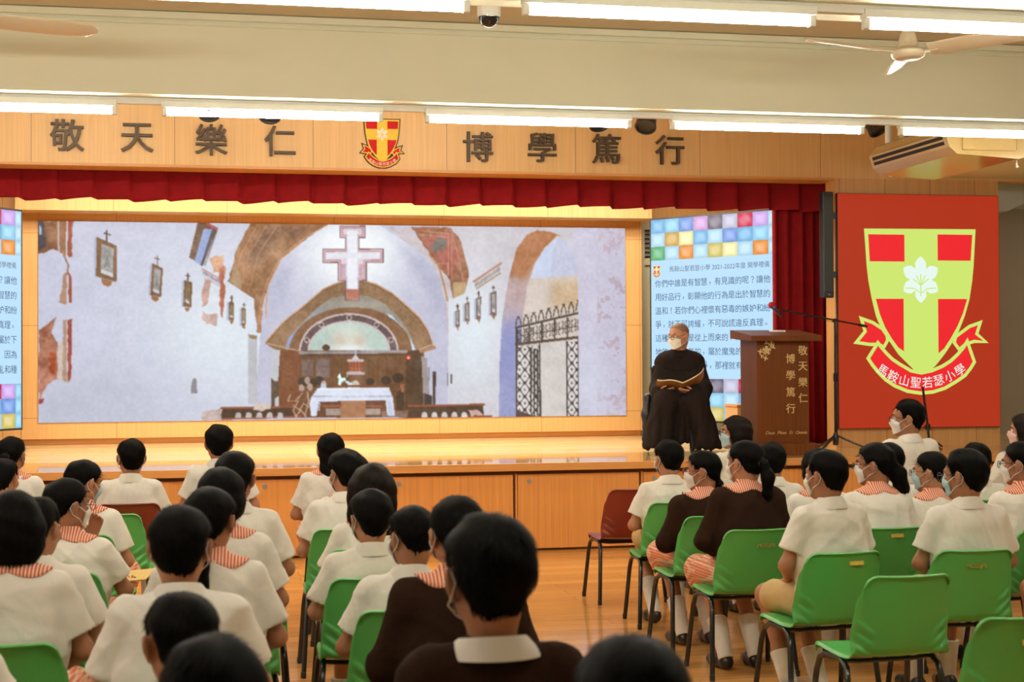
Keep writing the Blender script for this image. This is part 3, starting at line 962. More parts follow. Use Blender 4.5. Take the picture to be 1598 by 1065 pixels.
# ceiling soffit between the beams is lower: underside at 3.85
sbox('ceiling_panel', -7, 10.5, 6.86, 9.5, 3.85, 3.999, M_CEIL)
sbox('beam', -7, 10.5, 9.50, 9.86, 3.325, 3.999, M_CREAM)
sbox('beam', -7, 10.5, 6.30, 6.86, 3.325, 3.999, M_CREAM)
sbox('beam', -7, 10.5, 3.10, 3.60, 3.325, 3.999, M_CREAM)
sbox('beam', -7, 10.5, -.10, .40, 3.325, 3.999, M_CREAM)
sbox('wall_left', -7.15, -7, -4.0, 17.2, 0, 4.1, M_CREAM)
sbox('wall_right', 10.5, 10.65, -4.0, 17.2, 0, 4.1, M_CREAM)
sbox('wall_rear', -7.15, 10.65, -4.15, -4.0, 0, 4.1, M_CREAM)
sbox('wall_back', -7.0, 10.5, 16.75, 16.9, 0, 4.1, M_GREYWALL)
# narrow moulding where the beam meets the ceiling
mb = MB(); mb.box(-7, 10.5, 9.475, 9.50, 3.80, 3.845, 0, .006); mb.box(-7, 10.5, 9.485, 9.50, 3.765, 3.785, 0, .004)
struct('trim_1', mb, M_CREAM)
# proscenium: fascia over the opening, right-hand wall
YW = 13.5
sbox('wall_fascia', -7, 10.5, YW, YW + .15, 3.40, 3.999, M_FASCIA)
mb = MB(); mb.box(-7, 5.918, YW - .012, YW + .30, 3.375, 3.40); struct('trim_2', mb, M_NOSING)
mb = MB()
mb.box(5.918, 7.665, YW, YW + .22, .755, 3.40)
struct('wall_front', mb, M_WALLW)
sbox('wall_wing', 7.3, 10.5, 15.3, 15.42, .755, 3.999, M_GREYWALL)
mb = MB(); mb.prism([(7.30, 3.99), (10.5, 3.99), (10.5, 3.32), (8.62, 3.32), (8.40, 3.22), (7.30, 3.18)], 14.6, 15.29)
struct('trim_3', mb, M_PALEBLUE)
# lower soffit at the right front
sbox('ceiling_soffit', 6.60, 10.5, 9.9, YW - .002, 3.43, 3.99, M_CREAM)

# stage
HS = .755
mb = MB(); mb.box(-7, 10.5, 13.455, 16.745, .64, HS); st = struct('stage', mb, M_STAGE)
mb = MB(); mb.box(-7, 10.5, 12.30, 13.45, .690, HS); mb.obj('stage_apron', M_APRON, st, False)
mb = MB(); mb.box(-7, 10.5, 12.28, 12.30, .690, HS + .001, 0, .004); mb.obj('stage_nosing', M_NOSING, st, False)
mb = MB(); mb.box(-7, 10.5, 12.375, 12.42, 0, .689); mb.obj('stage_frame', M_VOID, st, False)
x = -.872 - 1.1155 * 5
k = 0
while x < 10.0:
    w = 1.1155
    mb = MB(); mb.box(x + .030, x + w - .012, 12.335, 12.372, .022, .655, 0, .003)
    mb.box(x + .010, x + .026, 12.345, 12.372, .0, .66)
    p = mb.obj('front_panel', M_STAGEF, st, False)
    mb = MB()
    mb.lathe([(0, -.004), (.017, -.004), (.020, 0), (.020, .003)], (x + .13, 12.335, .600), 16, axis='y')
    mb.tube([(x + .115, 12.329, .598), (x + .118, 12.324, .585), (x + .13, 12.322, .580), (x + .142, 12.324, .585), (x + .145, 12.329, .598)], .0035, 6)
    mb.obj('pull_handle', M_GREYM, p)
    x += w; k += 1

# stage back wall built round the big screen
mb = MB()
SX0, SX1, SZ0, SZ1 = -1.866, 4.560, .994, 3.130
mb.box(-2.04, SX0, 16.24, 16.74, .82, 3.26); mb.box(SX1, 4.757, 16.24, 16.74, .82, 3.26)
mb.box(SX0, SX1, 16.24, 16.74, SZ1, 3.26); mb.box(SX0, SX1, 16.24, 16.74, .82, SZ0)
struct('wall_stage', mb, M_PANEL)
mb = MB(); mb.box(-2.05, 4.765, 15.85, 16.74, 3.210, 3.999); struct('wall_header', mb, M_PANEL)
mb = MB(); mb.box(-2.03, 4.75, 16.30, 16.74, .755, .82); struct('baseboard_stage', mb, M_NOSING)
mb = MB(); mb.box(-7, -2.045, 16.24, 16.74, .755, 3.999); struct('wall_stage_left', mb, M_PANEL)
mb = MB(); mb.box(4.757, 5.0, 16.40, 16.74, 3.20, 3.999); mb.box(6.0, 10.5, 16.40, 16.74, .755, 3.999); mb.box(5.0, 6.0, 16.40, 16.74, 3.20, 3.999)
struct('wall_stage_right', mb, M_PANEL)
mb = MB()
mb.box(4.760, 4.83, 16.36, 16.46, .755, 3.20); mb.box(5.75, 5.82, 16.36, 16.46, .755, 3.20); mb.box(4.83, 5.75, 16.36, 16.46, 2.72, 2.80); mb.box(4.83, 5.75, 16.36, 16.46, 3.13, 3.20)
d1 = struct('door_1', mb, M_DOORG)
mb = MB(); mb.box(4.835, 5.745, 16.40, 16.44, .76, 2.715, 0, .004); mb.obj('door_leaf', M_DOORG, d1, False)
mb = MB()
for i in range(6):
    z = 2.83 + i * .052
    mb.add([(4.83, 16.38, z), (5.75, 16.38, z), (5.75, 16.44, z + .045), (4.83, 16.44, z + .045), (4.83, 16.385, z - .006), (5.75, 16.385, z - .006), (5.75, 16.445, z + .039), (4.83, 16.445, z + .039)],
           [(0, 1, 2, 3), (7, 6, 5, 4), (0, 4, 5, 1), (3, 2, 6, 7)])
mb.obj('louvre_vent', M_GREYM, d1, False)
mb = MB(); mb.box(4.90, 4.93, 16.385, 16.40, 1.75, 1.90, 0, .003); mb.tube([(4.915, 16.37, 1.80), (5.0, 16.37, 1.80)], .008, 8); mb.obj('door_handle', M_GREYM, d1)

# ------------------------------------------------------------------ crest
def arc_pts(pts): return pts
CR_SHIELD = [(-85, -103), (85, -104), (83, -75), (81.5, -52), (79, -30), (74.5, -4), (67, 20), (57, 43), (46, 60), (35, 75), (22, 90), (9, 102), (0, 105), (-5, 102), (-18, 90), (-34, 75), (-47, 57), (-58, 43), (-68, 20), (-74, -4), (-79, -30), (-81.5, -52), (-83, -75)]
CR_BAND_O = [(-83, 82), (-76, 92), (-67.5, 102), (-56, 113), (-42, 122), (-22, 130), (-2, 133), (18, 131.5), (37, 126), (54, 117), (68.6, 108), (78, 97), (84, 88)]
CR_BAND_I = [(72.6, 57), (66, 67), (57, 76.5), (46, 86), (33, 93.5), (16, 100), (0, 103), (-16, 100), (-34, 90), (-45, 83), (-54, 74.5), (-61, 67), (-67.5, 59)]
CR_TAIL_L = [(-93, 24), (-75, 30), (-54, 43), (-52, 56), (-58, 66), (-66, 62), (-80, 62), (-101, 59), (-87, 43)]
CR_TAIL_R = [(94, 30), (76, 36), (54, 51), (52, 60), (60, 70), (70, 62), (84, 58), (103, 59), (88, 47)]
def grow(pts, d):
    n = len(pts); out = []
    A = sum(pts[i][0] * pts[(i + 1) % n][1] - pts[(i + 1) % n][0] * pts[i][1] for i in range(n))
    sg = 1 if A > 0 else -1
    for i in range(n):
        x0, y0 = pts[i - 1]; x1, y1 = pts[i]; x2, y2 = pts[(i + 1) % n]
        n1 = Vector((y1 - y0, -(x1 - x0))).normalized() * sg; n2 = Vector((y2 - y1, -(x2 - x1))).normalized() * sg
        m = n1 + n2
        m = m / max(m.length_squared / 2, .35)
        out.append((x1 + m.x * d, y1 + m.y * d))
    return out
def flower_pts(r=1.0):
    pts = []
    for i in range(6):
        a0 = math.radians(-90 + 60 * i)
        for da, q in ((-.50, .56), (-.38, .76), (-.17, .90), (0, 1.0), (.17, .90), (.38, .76), (.50, .56)):
            pts.append((34 * q * r * math.cos(a0 + da), 34 * q * r * math.sin(a0 + da)))
    return pts
def crest(parent, cx, y, cz, s, m_line, m_red, m_gold, m_white, dep=.0015, m_edge=None, name='crest'):
    """s = metres per unit; layered relief facing -y"""
    def lay(mb, pts, layer, mi=0):
        q = [(cx + a * s, cz - b * s) for a, b in pts]
        mb.prism(q, y - dep * layer, y, mi)
    parts = []
    if m_edge:
        mb = MB()
        for pts in (CR_TAIL_L, CR_TAIL_R, CR_BAND_O + CR_BAND_I, CR_SHIELD): lay(mb, grow(pts, 8), 1)
        lay(mb, [(-60, 60), (60, 60), (30, 104), (-30, 104)], .9)
        parts.append(mb.obj('crest_backing', m_edge, parent, False))
    mb = MB()
    for pts, l in ((CR_TAIL_L, 2), (CR_TAIL_R, 2.1), (CR_SHIELD, 3), (CR_BAND_O + CR_BAND_I, 4.2)): lay(mb, grow(pts, 2.2), l)
    parts.append(mb.obj('crest_outline', m_line, parent, False))
    mb = MB()
    lay(mb, grow(CR_TAIL_L, -2.6), 2.6); lay(mb, grow(CR_TAIL_R, -2.6), 2.6)
    lay(mb, [(-81, -97), (-25, -97), (-25, -58), (-79, -58)], 3.6); lay(mb, [(27, -98), (82, -98), (79, -60), (27, -60)], 3.6)
    lay(mb, [(-70, -4), (-27, -4), (-27, 72), (-36, 66), (-46, 53), (-56, 37), (-64, 18)], 3.6)
    lay(mb, [(27, -4), (73, -4), (66, 17), (57, 36), (46, 54), (36, 68), (27, 75)], 3.6)
    lay(mb, grow(CR_BAND_O + CR_BAND_I, -2.8), 4.8)
    parts.append(mb.obj('crest_field_pattern', m_red, parent, False))
    mb = MB(); lay(mb, [(-23, -101), (24, -101), (24, -56), (80, -56), (77, -8), (24, -8), (24, 84), (0, 102), (-23, 84), (-23, -8), (-76, -8), (-80, -56), (-23, -56)], 3.4)
    parts.append(mb.obj('crest_cross', m_gold, parent, False))
    mb = MB(); fp = [(a * .92, b * 1.0 - 32) for a, b in flower_pts()]
    c0 = [(0, -32)]
    q = [(cx + a * s, cz - b * s) for a, b in fp]
    n = len(q)
    vs = [(a, y - dep * 4.4, b) for a, b in q] + [(cx, y - dep * 4.4, cz + 32 * s)]
    mb.add(vs, [(i, (i + 1) % n, n) for i in range(n)])
    parts.append(mb.obj('lily', m_white, parent, False))
    mb = MB()
    for a in (-90, -60, -120, -30, -150):
        r = 14; ca, sa = math.cos(math.radians(a)), math.sin(math.radians(a))
        mb.tube([(cx, y - dep * 5.2, cz + 24 * s), (cx + ca * r * s, y - dep * 5.2, cz + (24 - sa * r) * s + 2 * s)], .8 * s, 5)
    mb.tube([(cx, y - dep * 5.2, cz + 24 * s), (cx, y - dep * 5.2, cz + 8 * s)], .9 * s, 5)
    mb.tube([(cx - 24 * s, y - dep * 5.2, cz + 20 * s), (cx - 10 * s, y - dep * 5.2, cz + 19 * s), (cx, y - dep * 5.2, cz + 12 * s), (cx + 10 * s, y - dep * 5.2, cz + 19 * s), (cx + 24 * s, y - dep * 5.2, cz + 20 * s)], .8 * s, 5)
    parts.append(mb.obj('lily_vein', m_gold, parent, False))
    mb = MB()
    for i, ch in enumerate('馬鞍山聖若瑟小學'):
        t = (i + .5) / 8
        a = math.radians(-37 + 74 * t)
        R = 118; yc = 0
        ex, ey = 113 * math.sin(a) * 1.0, 117 * math.cos(a) + .5
        ey = 92 + (ey - 93) * 1.02 if False else ey
        text_into(mb, ch, cx + ex * s, y - dep * 5.4, cz - ey * s, 17.5 * s, 0, rot=a)
    parts.append(mb.obj('crest_lettering', m_white, parent, False))
    return parts

# red LED panel on the right-hand wall
E_REDBG = emis('led_red_background', srgb(176, 50, 24)); E_LIME = emis('led_lime', srgb(206, 232, 112)); E_RED = emis('led_red', srgb(240, 38, 46)); E_WHITE = emis('led_white', srgb(232, 248, 238))
t = thing('led_screen', 'red LED screen showing the school crest on the wall right of the lectern', 'screen', (6.785, YW - .045, 2.097))
mb = MB(); mb.box(-.861, .861, .0, .03, -1.153, 1.153); mb.obj('cabinet', M_BLACK, t, False)
mb = MB(); mb.box(-.856, .856, -.004, -.0005, -1.148, 1.148); mb.obj('screen_face', E_REDBG, t, False)
crest(t, .010, -.005, .092, .00680, E_LIME, E_RED, E_LIME, E_WHITE, .0008)

# emblem and characters on the fascia
M_CRED = plain('emblem_red', (0.56, 0.008, 0.012), .55, spec=.2, var=.05); M_CGOLD = plain('emblem_gold', (0.80, 0.56, 0.06), .5, spec=.2, var=.04); M_CWHITE = plain('emblem_white', (0.80, 0.74, 0.55), .5); M_CBLK = plain('emblem_black', (.03, .022, .008), .5)
t = thing('wall_emblem', 'red and gold school crest with ribbon mounted on the wooden fascia', 'emblem', (1.480, YW - .001, 3.66))
crest(t, 0, -.001, -.002, .00184, M_CGOLD, M_CRED, M_CGOLD, M_CWHITE, .006, M_CBLK)
for ch, cx, cz, lab in (('敬', -1.305, 3.640, 'bronze character 敬 at the far left of the wooden fascia'), ('天', -.705, 3.632, 'bronze character 天 second from the left on the wooden fascia'),
                        ('樂', -.057, 3.630, 'bronze character 樂 third from the left on the wooden fascia'), ('仁', .553, 3.632, 'bronze character 仁 just left of the crest on the fascia'),
                        ('博', 2.376, 3.622, 'bronze character 博 first one right of the crest on the fascia'), ('學', 2.987, 3.630, 'bronze character 學 second right of the crest on the fascia'),
                        ('篤', 3.610, 3.632, 'bronze character 篤 third right of the crest on the fascia'), ('行', 4.235, 3.634, 'bronze character 行 at the right end of the fascia motto')):
    mb = MB(); text_into(mb, ch, 0, 0, 0, .300, .016, bold=.010)
    o = mb.obj('wall_character', M_BRONZE, None, False); o.location = (cx, YW - .018, cz)
    tag(o, lab, 'wall letter', 'motto characters on the fascia')

# ------------------------------------------------------------------ curtains
def pleats(x0, x1, y, z0, z1, amp, n, hang=None, thick=.012, seed=0, box=False):
    r = random.Random(seed)
    nx = n * 14 + 1; nz = 14
    ph = [r.uniform(-.5, .5) for _ in range(n + 2)]
    P = np.zeros((nx, nz, 3))
    for i in range(nx):
        u = i / (nx - 1); k = u * n
        kk = int(k); fr = k - kk
        a = math.sin(2 * PI * (k + .15 * math.sin(k * 1.7 + ph[kk])))
        if box:    # knife pleats: slow rise, quick return
            a = (fr / .86 if fr < .86 else 1 - (fr - .86) / .14) * 2 - 1
        for j in range(nz):
            v = j / (nz - 1)
            z = z1 + (z0 - z1) * v
            wob = .015 * math.sin(k * .9 + ph[kk] * 3) * v
            dz = (.010 * math.sin(k * 2.2 + ph[kk]) + .006 * a) * (v ** 4) if box else 0
            P[i, j] = (x0 + (x1 - x0) * u + wob * .6, y - amp * a * (.55 + .45 * v) + wob, z + dz)
    mb = MB(); mb.grid(P)
    Q = P.copy(); Q[..., 1] += thick; mb.grid(Q, flip=True)
    for j in (0, nz - 1): mb.grid(np.stack([P[:, j], Q[:, j]], 0))
    for i in (0, nx - 1): mb.grid(np.stack([P[i], Q[i]], 0))
    return mb
mb = pleats(-6.9, 6.05, 13.86, 3.115, 3.62, .045, 40, seed=3, box=True)
tag(mb.obj('stage_valance', M_CURT, None, angle=180), 'pleated crimson valance hanging below the fascia across the stage', 'curtain')
mb = pleats(5.46, 6.35, 13.98, .775, 3.55, .045, 7, seed=5)
tag(mb.obj('stage_curtain', M_CURT, None, angle=180), 'crimson velvet side curtain gathered at the right of the stage', 'curtain')

# ------------------------------------------------------------------ slide screens
def slide_screen(name, label, origin, edge, h, left_first=True):
    """origin = lower corner at left end as seen; edge = vector along the bottom; picture facing the hall"""
    L = Vector(edge).length
    ang = math.atan2(edge[1], edge[0])
    t = thing(name, label, 'screen', origin, ang)
    mb = MB(); mb.box(-.02, L + .02, .004, .05, -.02, h + .02); mb.obj('screen_frame', M_BLACK, t, False)
    E_BG = emis('slide_pale_blue', srgb(186, 226, 255))
    mb = MB(); mb.box(0, L, .0, .0035, 0, h); mb.obj('slide_background', E_BG, t, False)
    # checkers as a vertex-coloured picture
    cols = {'b': (122, 190, 236), 'p': (182, 224, 250), 'd': (118, 160, 232), 'v': (214, 168, 226), 'k': (118, 112, 134), 'g': (196, 196, 222), 'r': (214, 46, 96), 'm': (206, 170, 240),
            'o': (214, 176, 92), 'y': (244, 240, 176), 'G': (96, 186, 128), 'O': (238, 152, 66), 'c': (150, 214, 246), 'Y': (214, 198, 110)}
    rows_t = ['bcdvkgrm', 'poybpdbc', 'GpOpYypO']; rows_b = ['rkgvkgrm', 'cdybcpbd', 'GpOpYcpY']
    n = 8.45; cw = L / n; ch_ = .1465
    vs, fs, vc = [], [], []
    def flush(nm):
        me = bpy.data.meshes.new(nm); me.from_pydata(vs, [], fs)
        ca = me.color_attributes.new('picture', 'FLOAT_COLOR', 'POINT'); ca.data.foreach_set('color', np.array(vc, np.float32).ravel())
        me.materials.append(vcol_emis('slide_picture')); link(nm, me, t)
        vs.clear(); fs.clear(); vc.clear()
    def cell(x0, x1, z0, z1, c):
        base = np.array(srgb(*c)); m = 7
        b = len(vs)
        for i in range(m + 1):
            for j in range(m + 1):
                u, v = i / m, j / m
                e = min(u, 1 - u, v, 1 - v)
                k = .80 + .55 * min(e * 2.2, .6)
                wht = .18 * max(0, 1 - ((u - .5) ** 2 + (v - .5) ** 2) * 6) + .05 * math.sin(u * 9 + v * 7 + x0 * 20)
                col = base * k * (1 - wht) + wht
                vs.append((x0 + (x1 - x0) * u, -.001, z0 + (z1 - z0) * v)); vc.append((*np.clip(col, 0, 1), 1))
        for i in range(m):
            for j in range(m):
                a = b + i * (m + 1) + j
                fs.append((a, a + m + 1, a + m + 2, a + 1))
    for band in ('top_checker_band', 'bottom_checker_band'):
        for r in range(3):
            for c in range(9):
                x0 = c * cw; x1 = min(L, x0 + cw)
                if band[0] == 't': cell(x0, x1, h - (r + 1) * ch_, h - r * ch_, cols[(rows_t[r] + 'p')[c]])
                else: cell(x0, x1, (2 - r) * ch_, (3 - r) * ch_, cols[(rows_b[r] + 'c')[c]])
        flush(band)
    # text
    E_TXT = emis('slide_text_blue', srgb(58, 84, 128)); E_SMALL = emis('slide_title_grey', srgb(84, 100, 126))
    mb = MB()
    lines = ['你們中誰是有智慧，有見識的呢？讓他', '用好品行，彰顯他的行為是出於智慧的', '溫和！若你們心裡懷有惡毒的嫉妒和紛', '爭，就不可誇耀，不可說謊違反真理。', '這種智慧不是從上而來的，而是屬於下', '地的、屬血氣的，屬於魔鬼的。　因為', '那裡有嫉妒和紛爭，那裡就有擾亂和種']
    x0, x1 = .05, L - .06
    cwid = (x1 - x0) / 17
    ztop = 2.163 - .245 * 3 - .205
    for r, ln in enumerate(lines):
        for i, chh in enumerate(ln):
            if chh == '　': continue
            cz = h - .690 - r * .1465
            dz, dxx = 0, 0
            sz = cwid * 1.02
            if chh in '，。、': dz, dxx = -.018, -.012
            text_into(mb, chh, x0 + (i + .5) * cwid + dxx, -.0012, cz + dz, sz)
    mb.obj('slide_lettering', E_TXT, t, False)
    mb = MB(); text_into(mb, '馬鞍山聖若瑟小學 2021-2022年度 開學禮儀', L * .555, -.0012, h - .540, .066, width=L * .80)
    mb.obj('slide_title', E_SMALL, t, False)
    crest(t, .075, -.0012, h - .552, .00052, emis('slide_gold', srgb(240, 214, 120)), emis('slide_red', srgb(220, 40, 60)), emis('slide_gold', srgb(240, 214, 120)), E_WHITE, .0004)
    return t
slide_screen('slide_screen', 'angled slide screen with text behind the seated man and lectern', (4.588, 15.30, .985), (.93, -1.25, 0), 2.15)
dl = Vector((-1.921, 15.30, .995))
slide_screen('slide_screen', 'angled slide screen with text cut off by the left picture edge', (dl.x - .93, dl.y - 1.25, .985), (.93, 1.25, 0), 2.15)

# ------------------------------------------------------------------ big LED screen with the picture of a chapel
def chapel_picture(nx=860, nz=286):
    u = np.linspace(0, 1, nx)[:, None]; v = np.linspace(0, 1, nz)[None, :]       # v: 0 top
    TL, TR, BR, BL = (60, 345), (975, 357), (977, 649), (60, 659)
    X = (TL[0] * (1 - u) + TR[0] * u) * (1 - v) + (BL[0] * (1 - u) + BR[0] * u) * v
    Y = (TL[1] * (1 - u) + TR[1] * u) * (1 - v) + (BL[1] * (1 - u) + BR[1] * u) * v
    C = np.zeros((nx, nz, 3)); r = np.random.default_rng(3)
    def lat(sx, sy, seed):
        q = np.random.default_rng(seed).random((int(1000 / sx) + 4, int(500 / sy) + 4))
        a = X / sx; b = (Y - 300) / sy
        i = a.astype(int); j = b.astype(int); f = a - i; g = b - j
        f = f * f * (3 - 2 * f); g = g * g * (3 - 2 * g)
        return (q[i, j] * (1 - f) + q[i + 1, j] * f) * (1 - g) + (q[i, j + 1] * (1 - f) + q[i + 1, j + 1] * f) * g
    n1 = lat(60, 50, 1) - .5; n2 = lat(16, 14, 2) - .5; n3 = lat(4, 4, 3) - .5
    NZ = n1 * 1.3 + n2 * 1.0 + n3 * .8
    # warped coordinates give painted edges a broken line
    wx = (lat(7, 7, 5) - .5) * 5; wy = (lat(7, 7, 6) - .5) * 5
    def inside(pts, warp=0.0, curve=False):
        px, py = X + wx * warp, Y + wy * warp
        m = np.zeros(X.shape, bool)
        xs = [p[0] for p in pts]; ys = [p[1] for p in pts]
        bb = (px >= min(xs)) & (px <= max(xs)) & (py >= min(ys)) & (py <= max(ys))
        qx, qy = px[bb], py[bb]; c = np.zeros(qx.shape, bool)
        n = len(pts)
        for i in range(n):
            x0, y0 = pts[i]; x1, y1 = pts[(i + 1) % n]
            if y0 == y1: continue
            c ^= ((y0 > qy) != (y1 > qy)) & (qx < (x1 - x0) * (qy - y0) / (y1 - y0) + x0)
        m[bb] = c
        return m
    def put(m, col, tex=8, a=1.0):
        c = np.array(col, float)[None, :] + (NZ[m] * tex)[:, None]
        C[m] = C[m] * (1 - a) + c * a
    def poly(pts, col, tex=8, warp=0.0, a=1.0): put(inside(pts, warp), col, tex, a)
    def blur(A, k):
        k = int(k)
        for ax in (0, 1):
            pad = [(0, 0)] * A.ndim; pad[ax] = (k + 1, k)
            S = np.cumsum(np.pad(A, pad, mode='edge'), axis=ax)
            n = A.shape[ax]
            hi = np.take(S, np.arange(2 * k + 1, 2 * k + 1 + n), axis=ax); lo_ = np.take(S, np.arange(0, n), axis=ax)
            A = (hi - lo_) / (2 * k + 1)
        return A
    def soft(pts, col, k, a=1.0, tex=8, clip=None, warp=.6):
        m = inside(pts, warp).astype(float)
        m = blur(blur(m, k), max(1, k // 2)) * a
        if clip is not None: m = m * clip
        C[:] = C * (1 - m[..., None]) + (np.array(col, float) + (NZ * tex)[..., None]) * m[..., None]
    def line(pts, w, col, tex=4, a=1.0):
        for (x0, y0), (x1, y1) in zip(pts[:-1], pts[1:]):
            dx, dy = x1 - x0, y1 - y0; L = dx * dx + dy * dy + 1e-9
            t = np.clip(((X - x0) * dx + (Y - y0) * dy) / L, 0, 1)
            put((X - x0 - t * dx) ** 2 + (Y - y0 - t * dy) ** 2 < (w / 2) ** 2, col, tex, a)
    def glow(cx, cy, rx, ry, col, a, m=None):
        g = a * np.exp(-(((X - cx) / rx) ** 2 + ((Y - cy) / ry) ** 2))
        if m is not None: g = g * m
        C[:] = C * (1 - g[..., None]) + np.array(col, float) * g[..., None]
    # left wall
    C[:] = np.array([203, 205, 225]) + (NZ * 5)[..., None]
    glow(330, 520, 110, 120, (228, 238, 246), .9)
    glow(120, 640, 160, 60, (186, 190, 206), .6)
    # frescoes at the far left
    poly([(60, 345), (110, 345), (109, 400), (98, 398), (82, 388), (60, 398)], (150, 104, 74), 30, .6)
    poly([(60, 345), (68, 345), (72, 385), (60, 392)], (78, 74, 84), 12)
    poly([(62, 352), (64, 352), (65, 366), (61, 367)], (176, 200, 216), 6)
    line([(89, 345), (90, 395)], 2.2, (206, 190, 190)); line([(102, 345), (101, 398)], 2.4, (214, 204, 212))
    poly([(103.5, 345), (108.5, 345), (108.5, 400), (104, 402)], (166, 76, 62), 16, .3)
    line([(97, 398), (104, 415), (101, 430)], 2.5, (160, 120, 100))
    poly([(96, 430), (101, 425), (101, 474), (91, 473)], (182, 140, 112), 20, .5); poly([(104, 424), (108, 432), (109, 472), (104, 473)], (170, 80, 62), 16, .3)
    poly([(60, 514), (72, 507), (85, 494), (80, 520), (88, 535), (89, 590), (75, 598), (66, 612), (60, 626)], (178, 118, 96), 36, .8)
    poly([(76, 548), (86, 552), (86, 585), (76, 582)], (176, 84, 48), 30, .9)
    poly([(88, 540), (96, 530), (97, 592), (88, 592)], (206, 190, 184), 10, .5); poly([(96, 500), (101, 499), (101, 596), (95, 594)], (182, 148, 122), 16, .3)
    poly([(103, 498), (109, 498), (107, 590), (102, 597)], (162, 70, 58), 16, .4); poly([(60, 622), (68, 620), (66, 628), (60, 630)], (150, 60, 60), 10, .4)
    # stations on the left wall
    def station(q, inner, cross, foot, fr=(124, 88, 58), im=(150, 148, 146)):
        poly([(x - 3, y + 1) for x, y in q], (168, 170, 196), 4, 0, .7)
        poly(q, fr, 14); poly(inner, im, 34)
        cx = sum(p[0] for p in inner) / 4; cy = sum(p[1] for p in inner) / 4
        w = (inner[1][0] - inner[0][0]); hgt = inner[3][1] - inner[0][1]
        poly([(cx - w * .3, cy + hgt * .2), (cx, cy - hgt * .2), (cx + w * .3, cy + hgt * .25)], (108, 108, 110), 26, 0, .7)
        poly([(inner[3][0], inner[3][1] - hgt * .14), (inner[2][0], inner[2][1] - hgt * .14), inner[2], inner[3]], (206, 210, 216), 8)
        line(cross[:2], max(1.6, w * .12), (84, 62, 54)); line(cross[2:], max(1.4, w * .10), (84, 62, 54))
        poly(foot, (160, 108, 70), 14)
    station([(145, 370), (175, 384), (174, 440), (144, 431)], [(152, 380), (170, 388), (169, 433), (151, 426)], [(160, 360), (160, 377), (156, 364), (165, 367)], [(152, 434), (168, 439), (166, 445), (161, 448), (153, 443)])
    station([(227, 411), (243, 419), (240, 464), (224, 460)], [(230, 417), (240, 422), (237, 459), (228, 455)], [(235, 400), (235, 414), (231, 403), (238, 405)], [(226, 461), (237, 464), (236, 469), (231, 471), (226, 467)])
    station([(275, 437), (287, 441), (285, 480), (273, 478)], [(278, 442), (284, 445), (282, 475), (276, 471)], [(280, 427), (280, 438), (277, 430), (283, 431)], [(275, 480), (283, 481), (281, 486), (277, 486)], im=(150, 132, 96))
    station([(342, 471), (350, 472), (349, 500), (342, 499)], [(344, 475), (348, 476), (348, 496), (343, 495)], [(346, 462), (346, 472), (344, 465), (348, 465)], [(343, 500), (349, 500), (347, 506), (345, 506)], im=(150, 140, 110))
    station([(361, 480), (368, 482), (367, 509), (361, 508)], [(363, 484), (367, 485), (366, 505), (362, 504)], [(365, 473), (365, 481), (363, 476), (367, 476)], [(362, 509), (367, 510), (366, 513), (363, 512)], im=(150, 140, 110))
    # high window on the left
    poly([(295, 347), (309, 347), (325, 356), (303, 415), (282, 402)], (112, 82, 62), 26); poly([(304, 357), (318, 357), (299, 414), (290, 408)], (150, 168, 214), 14)
    poly([(309, 347), (326, 356), (324, 360), (307, 351)], (176, 92, 84), 10); line([(318, 358), (301, 414)], 3, (80, 82, 100)); line([(324, 360), (306, 414)], 1, (70, 64, 80))
    # fresco fragments between window and arch
    poly([(300, 419), (333, 437), (331, 451), (302, 431)], (204, 200, 214), 8); line([(302, 420), (333, 438)], 1.5, (186, 120, 104))
    for i in range(13): line([(304 + i * 2.2, 424 + i * 1.28), (304.6 + i * 2.2, 428 + i * 1.28)], 1, (110, 104, 116))
    poly([(314, 404), (322, 400), (334, 398), (337, 420), (333, 440), (327, 425), (318, 428)], (200, 150, 120), 30, 1.0); poly([(326, 420), (334, 415), (336, 470), (331, 500), (326, 460), (328, 440)], (190, 112, 88), 26, .8)
    poly([(306, 432), (314, 440), (312, 470), (300, 480), (300, 455)], (206, 168, 156), 28, 1.2); poly([(300, 486), (325, 492), (324, 508), (305, 506)], (206, 176, 170), 26, 1.2); poly([(314, 442), (328, 448), (328, 488), (312, 486)], (224, 230, 240), 8, .6)
    # apse wall and glow
    big = [(390, 519), (393.5, 477), (404.5, 438), (424, 401), (452, 379), (481, 359), (500, 345), (565, 345), (590, 362), (615, 377), (640, 394), (658, 410), (670, 430), (678, 466), (685, 500), (700, 660), (380, 660)]
    poly(big, (196, 196, 218), 5)
    glow(532, 400, 82, 66, (240, 248, 255), 1.0, inside(big)); glow(532, 392, 60, 50, (248, 253, 255), 1.0, inside(big)); soft([(600, 375), (680, 430), (690, 520), (640, 440)], (176, 178, 204), 9, .7, 8, inside(big).astype(float)); soft([(392, 500), (410, 430), (440, 400), (430, 470)], (178, 182, 206), 8, .7, 8, inside(big).astype(float))
    # left arch band
    poly([(375, 347), (352, 394), (341, 440), (352, 448), (366, 456), (380, 467), (381.5, 488), (385, 519), (390, 519), (393.5, 477), (404.5, 438), (424, 401), (452.6, 379), (481, 359), (500, 347)], (160, 116, 82), 34, .4)
    soft([(395, 352), (430, 352), (400, 395), (378, 420), (372, 395)], (120, 86, 66), 5, .9, 30); soft([(420, 352), (468, 352), (440, 376)], (116, 80, 58), 4, .9, 26); soft([(365, 400), (378, 420), (372, 455), (356, 445)], (176, 128, 96), 5, .7, 30)
    poly([(343, 440), (352, 410), (362, 440), (360, 452)], (176, 150, 116), 16, .6)
